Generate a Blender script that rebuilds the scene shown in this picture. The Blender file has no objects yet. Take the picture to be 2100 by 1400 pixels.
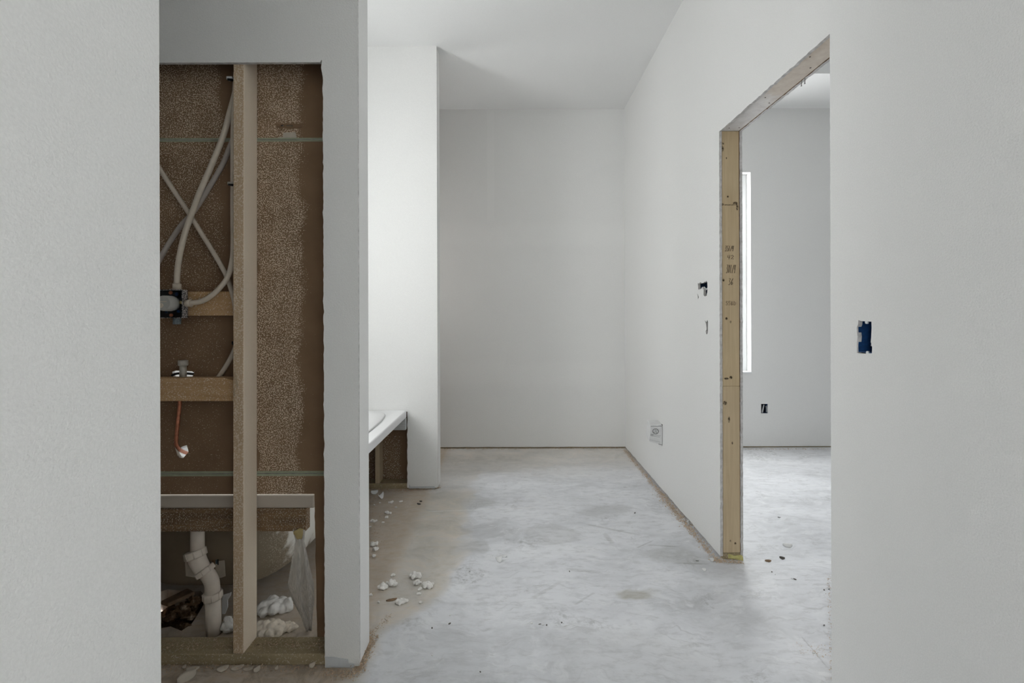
import bpy, bmesh, math, random
from mathutils import Vector, Matrix, noise

# ------------------------------------------------------------------ scene, camera, light
SC = bpy.context.scene
COL = SC.collection
RND = random.Random(11)
F, CX, CY, H = 980.0, 1050.0, 646.0, 1.19      # focal length in pixels, horizon point, camera height
ROLL = 0.003

cam_d = bpy.data.cameras.new('camera')
cam = bpy.data.objects.new('camera', cam_d)
COL.objects.link(cam)
cam.location = (0, 0, H)
cam.rotation_euler = (math.pi / 2, ROLL, 0)
cam_d.sensor_width = 36.0
cam_d.lens = 36.0 * F / 2100.0
cam_d.shift_y = (CY - 700.0) / 2100.0
cam_d.clip_start = 0.05
SC.camera = cam

SC.view_settings.view_transform = 'Standard'
SC.view_settings.look = 'None'
SC.view_settings.gamma = 1.0
SC.view_settings.use_curve_mapping = False
SC.view_settings.exposure = 1.42
SC.cycles.max_bounces = 8
SC.cycles.diffuse_bounces = 4
SC.cycles.adaptive_threshold = 0.05
SC.cycles.transparent_max_bounces = 12
SC.cycles.caustics_reflective = False
SC.cycles.caustics_refractive = False

world = bpy.data.worlds.new('overcast_sky')
SC.world = world
world.use_nodes = True
bg = world.node_tree.nodes['Background']
bg.inputs['Color'].default_value = (1.0, 0.985, 1.0, 1)
bg.inputs['Strength'].default_value = 5.0

# window openings: (axis of the wall, plane, along0, along1, z0, z1)
TUB_WIN = (1.76, 2.42, 1.05, 2.45)             # in the outer left wall, over the tub (Y0, Y1, Z0, Z1)
BED_WIN = (1.45, 2.135, 0.665, 2.46)           # in the bedroom back wall (X0, X1, Z0, Z1)
NOOK_FILL_WIN = (3.50, 4.00, 1.2, 2.0)              # added unseen fill window, outer left wall, far nook (Y0, Y1, Z0, Z1)
SIDE_WIN = (1.6, 2.35, 0.9, 1.95)               # in the bedroom side wall (Y0, Y1, Z0, Z1)
REAR_FILL_WIN = (-2.2, -0.85, 0.9, 2.2)            # added unseen fill window, left wall behind the camera (Y0, Y1, Z0, Z1)
XL, XR, YB, ZC = -1.62, 1.008, 4.27, 3.03      # outer left wall, corridor right wall, back wall, ceiling
BEDX, BEDY0, REAR = 5.4, -1.2, -2.6


def portal(name, loc, rot, sx, sy):
    d = bpy.data.lights.new(name, 'AREA')
    d.shape = 'RECTANGLE'
    d.size, d.size_y = sx, sy
    d.cycles.is_portal = True
    o = bpy.data.objects.new(name, d)
    o.location, o.rotation_euler = loc, rot
    COL.objects.link(o)


HP = math.pi / 2
portal('tub_window_portal', (XL - 0.13, (TUB_WIN[0] + TUB_WIN[1]) / 2, (TUB_WIN[2] + TUB_WIN[3]) / 2), (0, -HP, 0), TUB_WIN[3] - TUB_WIN[2], TUB_WIN[1] - TUB_WIN[0])
portal('nook_fill_portal', (XL - 0.13, (NOOK_FILL_WIN[0] + NOOK_FILL_WIN[1]) / 2, (NOOK_FILL_WIN[2] + NOOK_FILL_WIN[3]) / 2), (0, -HP, 0), NOOK_FILL_WIN[3] - NOOK_FILL_WIN[2], NOOK_FILL_WIN[1] - NOOK_FILL_WIN[0])
portal('bedroom_window_portal', ((BED_WIN[0] + BED_WIN[1]) / 2, YB + 0.16, (BED_WIN[2] + BED_WIN[3]) / 2), (-HP, 0, 0), BED_WIN[1] - BED_WIN[0], BED_WIN[3] - BED_WIN[2])
portal('side_window_portal', (BEDX + 0.13, (SIDE_WIN[0] + SIDE_WIN[1]) / 2, (SIDE_WIN[2] + SIDE_WIN[3]) / 2), (0, HP, 0), SIDE_WIN[3] - SIDE_WIN[2], SIDE_WIN[1] - SIDE_WIN[0])
portal('rear_fill_portal', (-0.52 - 0.16, (REAR_FILL_WIN[0] + REAR_FILL_WIN[1]) / 2, (REAR_FILL_WIN[2] + REAR_FILL_WIN[3]) / 2), (0, -HP, 0), REAR_FILL_WIN[3] - REAR_FILL_WIN[2], REAR_FILL_WIN[1] - REAR_FILL_WIN[0])


# ------------------------------------------------------------------ measuring helpers
def uv(px, py):
    u, v = px - CX, py - CY
    return u - ROLL * v, v + ROLL * u


def at(px, py, Y):
    u, v = uv(px, py)
    return Vector((u * Y / F, Y, H - v * Y / F))


def xz(px, py, Y):
    p = at(px, py, Y)
    return (p.x, p.z)


def on_floor(px, py, z=0.0):
    u, v = uv(px, py)
    Y = F * (H - z) / v
    return Vector((u * Y / F, Y, z))


def on_right(px, py, X=XR):
    u, v = uv(px, py)
    Y = X * F / u
    return (Y, H - v * Y / F)


# ------------------------------------------------------------------ materials
class G:
    def __init__(s, name, rough=0.85, spec=0.25):
        s.mat = bpy.data.materials.new(name)
        s.mat.use_nodes = True
        s.nt = s.mat.node_tree
        s.b = s.nt.nodes['Principled BSDF']
        s.b.inputs['Roughness'].default_value = rough
        s.b.inputs['Specular IOR Level'].default_value = spec
        s._pos = None

    def put(s, sock, v):
        if hasattr(v, 'is_output'):
            s.nt.links.new(v, sock)
        elif isinstance(v, tuple) and len(v) == 3 and sock.type == 'RGBA':
            sock.default_value = (*v, 1)
        else:
            sock.default_value = v

    def pos(s):
        if s._pos is None:
            s._pos = s.nt.nodes.new('ShaderNodeNewGeometry').outputs['Position']
        return s._pos

    def xyz(s):
        n = s.nt.nodes.new('ShaderNodeSeparateXYZ')
        s.put(n.inputs[0], s.pos())
        return n.outputs[0], n.outputs[1], n.outputs[2]

    def vm(s, v, k, op='MULTIPLY'):
        n = s.nt.nodes.new('ShaderNodeVectorMath')
        n.operation = op
        s.put(n.inputs[0], v)
        s.put(n.inputs[1], k)
        return n.outputs[1] if op in ('LENGTH', 'DISTANCE') else n.outputs[0]

    def m(s, op, a, b=0.0):
        n = s.nt.nodes.new('ShaderNodeMath')
        n.operation = op
        s.put(n.inputs[0], a)
        s.put(n.inputs[1], b)
        return n.outputs[0]

    def noise(s, scale, detail=2.0, rough=0.5, vec=None, dist=0.0):
        n = s.nt.nodes.new('ShaderNodeTexNoise')
        s.put(n.inputs['Vector'], vec if vec is not None else s.pos())
        n.inputs['Scale'].default_value = scale
        n.inputs['Detail'].default_value = detail
        n.inputs['Roughness'].default_value = rough
        n.inputs['Distortion'].default_value = dist
        return n.outputs[0]

    def nt_color_noise(s, scale):
        n = s.nt.nodes.new('ShaderNodeTexNoise')
        s.put(n.inputs['Vector'], s.pos())
        n.inputs['Scale'].default_value = scale
        n.inputs['Detail'].default_value = 4.0
        return n.outputs[1]

    def step(s, v, lo, hi, a=0.0, b=1.0):
        n = s.nt.nodes.new('ShaderNodeMapRange')
        n.interpolation_type = 'SMOOTHSTEP'
        s.put(n.inputs['Value'], v)
        s.put(n.inputs['From Min'], lo)
        s.put(n.inputs['From Max'], hi)
        s.put(n.inputs['To Min'], a)
        s.put(n.inputs['To Max'], b)
        return n.outputs[0]

    def ramp(s, f, stops):
        n = s.nt.nodes.new('ShaderNodeValToRGB')
        cr = n.color_ramp
        while len(cr.elements) < len(stops):
            cr.elements.new(0.5)
        for e, (p, c) in zip(cr.elements, stops):
            e.position, e.color = p, (*c, 1)
        s.put(n.inputs[0], f)
        return n.outputs[0]

    def mix(s, f, a, b, blend='MIX'):
        n = s.nt.nodes.new('ShaderNodeMix')
        n.data_type, n.blend_type = 'RGBA', blend
        s.put(n.inputs[0], f)
        s.put(n.inputs[6], a)
        s.put(n.inputs[7], b)
        return n.outputs[2]

    def spot(s, c, r, soft=0.35):
        """1 inside an ellipsoid at c with radii r."""
        d = s.vm(s.vm(s.pos(), c, 'SUBTRACT'), tuple(1 / k for k in r))
        return s.step(s.vm(d, (0, 0, 0), 'LENGTH'), 1.0 - soft, 1.0 + soft, 1.0, 0.0)

    def bump(s, h, strength=0.3, dist=0.002):
        n = s.nt.nodes.new('ShaderNodeBump')
        n.inputs['Strength'].default_value = strength
        n.inputs['Distance'].default_value = dist
        s.put(n.inputs['Height'], h)
        s.put(s.b.inputs['Normal'], n.outputs[0])

    def color(s, c):
        s.put(s.b.inputs['Base Color'], c)
        return s.mat


def mat_plain(name, c, rough=0.7, var=0.06, scale=40, spec=0.3, bump=0.0, metal=0.0):
    g = G(name, rough, spec)
    d = tuple(max(0.0, k * (1 - var)) for k in c)
    l = tuple(min(1.0, k * (1 + var)) for k in c)
    g.color(g.ramp(g.noise(scale, 3), [(0.3, d), (0.7, l)]))
    g.b.inputs['Metallic'].default_value = metal
    if bump:
        g.bump(g.noise(scale * 3, 2), bump, 0.002)
    return g.mat


def mat_wall(name, base, joints=False):
    g = G(name, 0.9, 0.2)
    c = g.ramp(g.noise(1.3, 3), [(0.3, tuple(k * 0.985 for k in base)), (0.7, base)])
    c = g.mix(g.m('MULTIPLY', g.step(g.noise(260, 1.5), 0.40, 0.62, 1.0, 0.0), 0.07), c, tuple(k * 0.6 for k in base))
    if joints:   # taped drywall joints: long smooth bands of joint compound
        x, y, z = g.xyz()
        nz = g.m('MULTIPLY', g.m('SUBTRACT', g.noise(3, 3), 0.5), 0.12)
        zz = g.m('ADD', z, nz)
        b1 = g.m('MULTIPLY', g.step(zz, 1.76, 1.86), g.step(zz, 1.95, 2.05, 1.0, 0.0))
        b2 = g.m('MULTIPLY', g.step(zz, 0.52, 0.62), g.step(zz, 0.72, 0.82, 1.0, 0.0))
        xx = g.m('ADD', x, g.m('MULTIPLY', nz, 0.15))
        b3 = g.m('MULTIPLY', g.step(xx, -0.225, -0.215), g.step(xx, -0.16, -0.15, 1.0, 0.0))
        b3 = g.m('MULTIPLY', b3, g.step(zz, 2.0, 2.08))
        b = g.m('MAXIMUM', g.m('MAXIMUM', b1, b2), b3)
        c = g.mix(g.m('MULTIPLY', b, 0.22), c, tuple(min(1, k * 1.07) for k in base))
    g.bump(g.noise(230, 2), 0.32, 0.003)
    return g.color(c)


WALL = mat_wall('painted_drywall', (0.855, 0.852, 0.84))
WALLB = mat_wall('painted_drywall_joints', (0.845, 0.842, 0.83), True)
CEIL = mat_wall('ceiling_paint', (0.88, 0.88, 0.875))
GYPSUM = mat_plain('gypsum_core', (0.60, 0.585, 0.575), 0.95, 0.18, 60, bump=0.6)
WHITE = mat_plain('white_vinyl', (0.86, 0.87, 0.88), 0.35, 0.01, 10)


def speckle(g, mask, scale=290, vec=None):
    """Overspray dots, denser where mask is 1."""
    t = g.m('SUBTRACT', 0.80, g.m('MULTIPLY', mask, 0.29))
    n = g.noise(scale, 1.0, 0.5, vec)
    return g.step(g.m('SUBTRACT', n, t), -0.03, 0.05)


def mat_kraft(name, left=1.0, mid=-0.985, right=-0.745):
    """Brown back paper of the far drywall with paint overspray in the stud bays."""
    g = G(name, 0.9, 0.15)
    x, y, z = g.xyz()
    wob = g.m('MULTIPLY', g.m('SUBTRACT', g.noise(9, 3), 0.5), 0.10)
    xw = g.m('ADD', x, wob)
    dense = g.step(z, 0.7, 2.1, 0.42, 0.95)                      # left bay: sprayed from above, thinner low down
    a = g.m('MULTIPLY', g.step(xw, -1.06, -1.01, 1.0, 0.0), dense)
    b = g.m('MULTIPLY', g.step(xw, -0.93, -0.915), g.step(xw, -0.772, -0.725, 1.0, 0.10))
    mask = g.m('MAXIMUM', a, g.m('MULTIPLY', b, 0.96))
    patch = g.step(g.noise(14, 2), 0.3, 0.6, 0.85, 1.0)
    mask = g.m('MULTIPLY', mask, patch)
    base = g.ramp(g.noise(6, 3), [(0.3, (0.22, 0.14, 0.085)), (0.7, (0.28, 0.18, 0.11))])
    c = g.mix(speckle(g, mask, 255), base, (0.72, 0.59, 0.45))
    return g.color(c)


KRAFT = mat_kraft('kraft_paper_overspray')
KRAFTP = mat_plain('kraft_paper', (0.24, 0.155, 0.095), 0.9, 0.12, 12, spec=0.15)
GREEN = mat_plain('green_edge_paper', (0.36, 0.38, 0.27), 0.9, 0.10, 30)


def mat_kraft_far():
    g = G('kraft_paper_under_deck', 0.9, 0.15)
    x, y, z = g.xyz()
    xw = g.m('ADD', x, g.m('MULTIPLY', g.m('SUBTRACT', g.noise(9, 3), 0.5), 0.06))
    mask = g.m('MULTIPLY', g.step(xw, -0.80, -0.76, 0.72, 0.0), g.step(z, 0.28, 0.46, 1.0, 0.0))
    return g.color(g.mix(speckle(g, mask, 150), (0.24, 0.16, 0.10), (0.60, 0.54, 0.45)))


KRAFT2 = mat_kraft_far()


def mat_wood(name, dark, light, axis=2, speck=0.0, dust=(0.58, 0.50, 0.40), spots=(), side=None):
    g = G(name, 0.8, 0.2)
    k = [22.0, 22.0, 22.0]
    k[axis] = 1.2
    v = g.vm(g.pos(), tuple(k))
    n = g.noise(3.0, 4, 0.55, v, 0.6)
    c = g.ramp(n, [(0.3, dark), (0.7, light)])
    c = g.mix(g.step(g.noise(5, 2), 0.45, 0.75, 0.0, 0.25), c, tuple(q * 0.72 for q in dark))
    for cen, r in spots:
        c = g.mix(g.m('MULTIPLY', g.spot(cen, r), g.step(g.noise(160, 2), 0.35, 0.6, 0.4, 1.0)), c, (0.055, 0.035, 0.02))
    if speck:
        c = g.mix(speckle(g, g.step(g.noise(7, 2), 0.2, 0.6, speck * 0.75, speck), 230), c, dust)
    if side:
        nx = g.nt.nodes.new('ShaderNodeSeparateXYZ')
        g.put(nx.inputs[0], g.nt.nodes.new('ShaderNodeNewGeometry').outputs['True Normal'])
        c = g.mix(g.m('MULTIPLY', g.step(nx.outputs[0], 0.4, 0.7), 0.88), c, side)  # right-facing faces lightened: overspray plus side light put into the colour
    g.bump(n, 0.15, 0.002)
    return g.color(c)


def mat_concrete():
    g = G('concrete_slab', 0.6, 0.3)
    warp = g.vm(g.vm(g.nt_color_noise(3.2), (0.5, 0.5, 0.5), 'SUBTRACT'), (0.34, 0.34, 0.0))
    wp_ = g.vm(g.pos(), warp, 'ADD')
    s1 = g.nt.nodes.new('ShaderNodeSeparateXYZ')
    g.put(s1.inputs[0], wp_)
    xw, yw = s1.outputs[0], s1.outputs[1]
    x, y, z = g.xyz()
    st = g.vm(wp_, (1.0, 1.9, 1.0))
    big = g.noise(1.7, 7, 0.62, st)
    c = g.ramp(big, [(0.30, (0.57, 0.575, 0.595)), (0.42, (0.72, 0.73, 0.76)), (0.52, (0.80, 0.81, 0.845)), (0.66, (0.88, 0.89, 0.92))])
    fine = g.noise(13, 6, 0.72, g.vm(g.pos(), (1.0, 2.4, 1.0)))
    c = g.mix(g.step(fine, 0.48, 0.64, 0.0, 0.42), c, (0.55, 0.555, 0.57))
    c = g.mix(g.step(g.noise(7, 7, 0.72, st), 0.51, 0.66, 0.0, 0.62), c, (0.88, 0.89, 0.915))
    streak = g.noise(4.0, 5, 0.65, g.vm(wp_, (1.3, 13.0, 1.0)))
    c = g.mix(g.step(streak, 0.55, 0.70, 0.0, 0.40), c, (0.47, 0.47, 0.475))
    smudge = g.m('MULTIPLY', g.step(g.noise(3.1, 4, 0.6, wp_), 0.55, 0.68), g.step(g.noise(38, 5, 0.75), 0.45, 0.62, 0.0, 0.50))
    c = g.mix(smudge, c, (0.33, 0.33, 0.325))
    keep, g._pos = g._pos, wp_

    def stain(px, py, rx, ry, amt, col, soft=0.10):
        p = on_floor(px, py)
        return g.mix(g.m('MULTIPLY', g.spot((p.x, p.y, 0.0), (rx, ry, 1.0), soft), g.step(fine, 0.30, 0.70, amt * 0.6, amt)), c, col)
    c = stain(930, 1032, 0.24, 0.20, 0.50, (0.46, 0.46, 0.45))
    c = stain(900, 1085, 0.16, 0.09, 0.60, (0.42, 0.41, 0.39))
    c = stain(990, 948, 0.55, 0.24, 0.55, (0.40, 0.39, 0.365), 0.3)
    c = stain(1135, 1095, 0.16, 0.10, 0.40, (0.50, 0.50, 0.50))
    c = stain(1240, 1045, 0.14, 0.10, 0.45, (0.46, 0.46, 0.46), 0.3)
    c = stain(1290, 1215, 0.11, 0.04, 0.75, (0.42, 0.40, 0.33), 0.4)
    c = stain(1385, 1140, 0.16, 0.06, 0.55, (0.44, 0.44, 0.43), 0.4)
    c = stain(965, 1120, 0.06, 0.09, 0.55, (0.45, 0.45, 0.45), 0.4)
    c = stain(1300, 1350, 0.30, 0.12, 0.35, (0.50, 0.50, 0.50), 0.4)
    # construction dust: tan by the tub side, along the far wall, thick inside the shower alcove
    tan = g.ramp(g.noise(6, 5, 0.65), [(0.3, (0.52, 0.475, 0.40)), (0.5, (0.66, 0.605, 0.525)), (0.7, (0.78, 0.68, 0.575))])
    lim = g.step(y, 1.65, 2.15, -0.52, -0.27)
    m1 = g.m('MULTIPLY', g.step(g.m('SUBTRACT', xw, lim), -0.06, 0.05, 0.95, 0.0), g.step(yw, 3.0, 3.4, 1.0, 0.5))
    m2 = g.step(yw, 3.3, 4.2, 0.0, 0.80)
    m3 = g.step(x, -0.60, -0.50, 1.0, 0.0)
    bath = g.step(x, 1.0, 1.1, 1.0, 0.10)
    dustm = g.m('MULTIPLY', g.m('MAXIMUM', g.m('MAXIMUM', m1, m2), m3), bath)
    tan = g.mix(m3, tan, g.ramp(g.noise(9, 5, 0.65), [(0.3, (0.50, 0.40, 0.295)), (0.7, (0.68, 0.565, 0.43))]))
    c = g.mix(g.m('MULTIPLY', dustm, g.step(fine, 0.30, 0.62, 1.0, 0.70)), c, tan)
    c = g.mix(g.m('MULTIPLY', g.step(x, -0.62, -0.52, g.step(y, 1.7, 1.9, 0.75, 0.30), 0.0), g.step(g.noise(9, 5, 0.7), 0.42, 0.60)), c, (0.33, 0.27, 0.205))
    g._pos = keep

    def line(p0, p1, w, amt, col, c):
        a_, b_ = on_floor(*p0), on_floor(*p1)
        d = (b_ - a_)
        L = d.length
        d = d / L
        rel = g.vm(g.pos(), tuple(a_), 'SUBTRACT')

        def dot(k):
            n = g.nt.nodes.new('ShaderNodeVectorMath')
            n.operation = 'DOT_PRODUCT'
            g.put(n.inputs[0], rel)
            g.put(n.inputs[1], k)
            return n.outputs['Value']
        al = dot((d.x, d.y, 0.0))
        ac = g.m('ABSOLUTE', g.m('ADD', dot((-d.y, d.x, 0.0)), g.m('MULTIPLY', g.m('SUBTRACT', fine, 0.5), 0.02)))
        k = g.m('MULTIPLY', g.step(ac, w * 0.5, w * 1.4, 1.0, 0.0), g.m('MULTIPLY', g.step(al, 0.0, 0.03), g.step(al, L - 0.03, L, 1.0, 0.0)))
        return g.mix(g.m('MULTIPLY', k, g.m('MULTIPLY', g.step(fine, 0.35, 0.6, 0.5, 1.0), amt)), c, col)
    for p0, p1, w, amt, col in (((872, 1049), (1150, 1038), 0.004, 0.6, (0.88, 0.88, 0.88)), ((1200, 1074), (1318, 1098), 0.010, 0.45, (0.42, 0.42, 0.42)), ((1238, 1092), (1258, 1116), 0.014, 0.40, (0.45, 0.45, 0.45)),
                                ((1325, 1117), (1395, 1121), 0.006, 0.6, (0.36, 0.36, 0.36)), ((1303, 1124), (1342, 1107), 0.005, 0.5, (0.42, 0.42, 0.42)), ((1085, 1230), (1155, 1190), 0.010, 0.35, (0.48, 0.48, 0.48)),
                                ((1175, 1242), (1222, 1213), 0.006, 0.45, (0.45, 0.45, 0.45)), ((1380, 1154), (1460, 1156), 0.006, 0.6, (0.35, 0.35, 0.35)), ((1160, 1166), (1240, 1174), 0.012, 0.4, (0.45, 0.45, 0.45)),
                                ((1640, 1300), (1700, 1372), 0.003, 0.5, (0.45, 0.45, 0.46)), ((1545, 1045), (1690, 1070), 0.008, 0.3, (0.55, 0.55, 0.57))):
        c = line(p0, p1, w, amt, col, c)
    g.b.inputs['Roughness'].default_value = 0.55
    g.bump(g.m('ADD', g.noise(60, 4), g.m('MULTIPLY', fine, 2.0)), 0.10, 0.002)
    return g.color(c)


CONCRETE = mat_concrete()
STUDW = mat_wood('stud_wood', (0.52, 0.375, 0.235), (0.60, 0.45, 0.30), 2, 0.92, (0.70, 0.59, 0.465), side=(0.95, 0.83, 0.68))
STUDP = mat_wood('bare_stud_wood', (0.50, 0.40, 0.27), (0.58, 0.47, 0.33), 2)
BLOCKW = mat_wood('blocking_wood', (0.50, 0.31, 0.155), (0.60, 0.39, 0.21), 0, 0.66, (0.76, 0.62, 0.46))
LEDGERW = mat_wood('ledger_wood', (0.15, 0.095, 0.055), (0.26, 0.165, 0.09), 0, 0.75, (0.50, 0.43, 0.35))
PLATEW = mat_wood('treated_plate_wood', (0.33, 0.265, 0.16), (0.42, 0.345, 0.22), 0, 0.55, (0.60, 0.53, 0.42))
GREYW = mat_wood('dusty_grey_wood', (0.42, 0.43, 0.43), (0.55, 0.56, 0.56), 0)


def knot(px, py, rx, rz):
    p = at(px, py, 2.321)
    return ((p.x, p.y, p.z), (rx * 2.32 / F, 0.05, rz * 2.32 / F))


JAMBW = mat_wood('jamb_wood', (0.56, 0.43, 0.265), (0.66, 0.53, 0.345), 2, spots=(
    knot(1481, 305, 3.5, 5.5), knot(1483, 294, 2, 2), knot(1479, 336, 2.2, 2.2), knot(1490, 324, 1, 2),
    knot(1494, 420, 12, 1.2), knot(1508, 417, 5, 3.5), knot(1512, 425, 2, 6), knot(1481, 419, 4, 2.2),
    knot(1493, 403, 2, 2), knot(1490, 653, 2.2, 2.8), knot(1498.5, 660, 1.6, 2.8), knot(1484, 574, 2, 3),
    knot(1490, 776, 5, 2), knot(1499, 774, 3, 3), knot(1498, 1109, 1.6, 2), knot(1508, 1114, 2, 2.4), knot(1487, 826, 4, 4)))
JAMBL = mat_wood('jamb_wood_lower', (0.56, 0.435, 0.28), (0.65, 0.525, 0.35), 2, spots=(
    knot(1498, 1109, 1.6, 2), knot(1508, 1114, 2, 2.4), knot(1487, 826, 4, 4), knot(1495, 860, 2, 6), knot(1502, 908, 1.4, 3)))


def mat_header():
    g = G('header_wood_with_compound', 0.9, 0.15)
    x, y, z = g.xyz()
    n = g.noise(30, 4, 0.6)
    c = g.ramp(n, [(0.3, (0.66, 0.58, 0.50)), (0.7, (0.78, 0.71, 0.63))])
    white = g.step(g.m('ADD', y, g.m('MULTIPLY', g.m('SUBTRACT', g.noise(8, 3), 0.5), 0.35)), 1.88, 2.02)
    c = g.mix(white, c, g.ramp(n, [(0.3, (0.72, 0.69, 0.67)), (0.7, (0.84, 0.82, 0.80))]))
    g.bump(n, 0.3, 0.002)
    return g.color(c)


HEADERW = mat_header()
PEX = mat_plain('white_plastic_pipe', (0.66, 0.58, 0.48), 0.45, 0.05, 60, spec=0.4)
PEX_SHADE = mat_plain('shaded_plastic_pipe', (0.50, 0.445, 0.40), 0.45, 0.05, 60, spec=0.4)  # darker copy of the pipe plastic, shade put into the colour
PVC = mat_plain('pvc_plastic', (0.74, 0.66, 0.575), 0.4, 0.05, 30, spec=0.4)
COPPER = mat_plain('tarnished_copper', (0.50, 0.20, 0.12), 0.4, 0.25, 90, metal=0.6)
CHROME = mat_plain('nickel_fitting', (0.52, 0.49, 0.43), 0.5, 0.10, 90, metal=0.2)
BLACK = mat_plain('black_plastic', (0.018, 0.018, 0.02), 0.5, 0.2, 60)


def mat_dusty_black():
    g = G('dusty_black_plastic', 0.7)
    return g.color(g.mix(speckle(g, 1.0, 330), (0.06, 0.06, 0.065), (0.62, 0.58, 0.56)))


DUSTBLACK = mat_dusty_black()
BLUE = mat_plain('blue_box_plastic', (0.012, 0.055, 0.165), 0.45, 0.25, 120, spec=0.4)
NAVY = mat_plain('dark_blue_plastic', (0.012, 0.03, 0.07), 0.5, 0.3, 120)
TAB = mat_plain('white_specks', (0.75, 0.77, 0.78), 0.6, 0.05, 60)
PAPER = mat_plain('white_paper', (0.76, 0.76, 0.76), 0.8, 0.04, 30)
INK = mat_plain('grey_ink', (0.16, 0.16, 0.16), 0.9, 0.2, 200)
INKL = mat_plain('light_grey_ink', (0.30, 0.30, 0.30), 0.9, 0.15, 200)
PENCIL = mat_plain('pencil_lead', (0.10, 0.07, 0.05), 0.8, 0.2, 200)
STAMP = mat_plain('faded_stamp_ink', (0.24, 0.17, 0.12), 0.9, 0.3, 400)
REDINK = mat_plain('red_ink', (0.22, 0.02, 0.02), 0.8)
TEALINK = mat_plain('teal_ink', (0.12, 0.17, 0.18), 0.8)
FLUFF = mat_plain('white_insulation_fluff', (0.90, 0.88, 0.85), 1.0, 0.05, 60, bump=0.3)
FLUFFT = mat_plain('dusty_insulation_fluff', (0.80, 0.72, 0.61), 1.0, 0.16, 40, bump=0.3)
YELLOW = mat_plain('yellow_foam', (0.56, 0.52, 0.22), 0.9, 0.18, 90, bump=0.6)
AMBER = mat_plain('amber_adhesive', (0.50, 0.40, 0.19), 0.5, 0.15, 50)
SAWDUST = mat_plain('sawdust_chips', (0.60, 0.46, 0.33), 0.95, 0.28, 140)
SCRAP = mat_plain('pale_paper_scrap', (0.56, 0.50, 0.42), 0.9, 0.10, 30)
CHIPW = mat_plain('white_plaster_chip', (0.82, 0.82, 0.82), 0.9, 0.03, 60)
CHIPD = mat_plain('dark_grit', (0.12, 0.11, 0.10), 0.9, 0.2, 100)
BROWNW = mat_plain('dark_wood_scrap', (0.24, 0.16, 0.10), 0.9, 0.25, 40, bump=0.4)


def mat_deck():
    g = G('white_deck_film', 0.5)
    x, y, z = g.xyz()
    c = g.mix(g.step(y, 1.745, 1.775, 1.0, 0.0), (0.86, 0.86, 0.865), (0.52, 0.46, 0.395))   # dust on the end inside the stud wall
    g.bump(g.noise(36, 2), 0.15, 0.002)
    return g.color(c)


DECKP = mat_deck()


def mat_dirt():
    g = G('broken_dirt', 0.95, 0.1)
    c = g.ramp(g.noise(28, 5, 0.7), [(0.3, (0.05, 0.03, 0.018)), (0.55, (0.15, 0.09, 0.05)), (0.7, (0.42, 0.33, 0.25))])
    g.bump(g.noise(60, 4), 0.8, 0.006)
    return g.color(c)


DIRT = mat_dirt()


def mat_tub():
    g = G('fibreglass_tub_shell', 0.6, 0.3)
    x, y, z = g.xyz()
    base = g.ramp(g.noise(8, 3), [(0.3, (0.235, 0.19, 0.135)), (0.7, (0.29, 0.235, 0.17))])
    sp = speckle(g, g.m('MULTIPLY', g.step(x, -1.03, -0.95, 0.0, 0.85), 1.0), 230)
    c = g.mix(sp, base, (0.45, 0.38, 0.29))
    side = g.step(g.m('ADD', x, g.m('MULTIPLY', g.m('SUBTRACT', g.noise(20, 3), 0.5), 0.06)), -0.945, -0.925)  # right flank whitened: pale film plus side light put into the colour
    c = g.mix(side, c, (0.88, 0.86, 0.81))
    top = g.step(z, 0.47, 0.49)
    far = g.step(y, 2.2, 2.5)
    c = g.mix(g.m('MAXIMUM', top, far), c, (0.82, 0.82, 0.82))
    return g.color(c)


TUB = mat_tub()


def mat_film():
    g = G('milky_plastic_film', 0.4, 0.4)
    g.color((0.66, 0.62, 0.57))
    nt = g.nt
    tr = nt.nodes.new('ShaderNodeBsdfTransparent')
    mx = nt.nodes.new('ShaderNodeMixShader')
    f = g.step(g.noise(9, 3, 0.6, g.vm(g.pos(), (60.0, 20.0, 2.5))), 0.35, 0.65, 0.12, 0.42)
    nt.links.new(f, mx.inputs[0])
    nt.links.new(g.b.outputs[0], mx.inputs[1])
    nt.links.new(tr.outputs[0], mx.inputs[2])
    nt.links.new(mx.outputs[0], nt.nodes['Material Output'].inputs[0])
    return g.mat


FILM = mat_film()


def mat_pane():
    g = G('window_glass', 0.02, 0.5)
    nt = g.nt
    tr = nt.nodes.new('ShaderNodeBsdfTransparent')
    tr.inputs[0].default_value = (0.96, 0.98, 0.97, 1)
    gl = nt.nodes.new('ShaderNodeBsdfGlossy')
    gl.inputs['Roughness'].default_value = 0.03
    mx = nt.nodes.new('ShaderNodeMixShader')
    mx.inputs[0].default_value = 0.06
    nt.links.new(tr.outputs[0], mx.inputs[1])
    nt.links.new(gl.outputs[0], mx.inputs[2])
    nt.links.new(mx.outputs[0], nt.nodes['Material Output'].inputs[0])
    return g.mat


GLASS = mat_pane()


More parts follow.
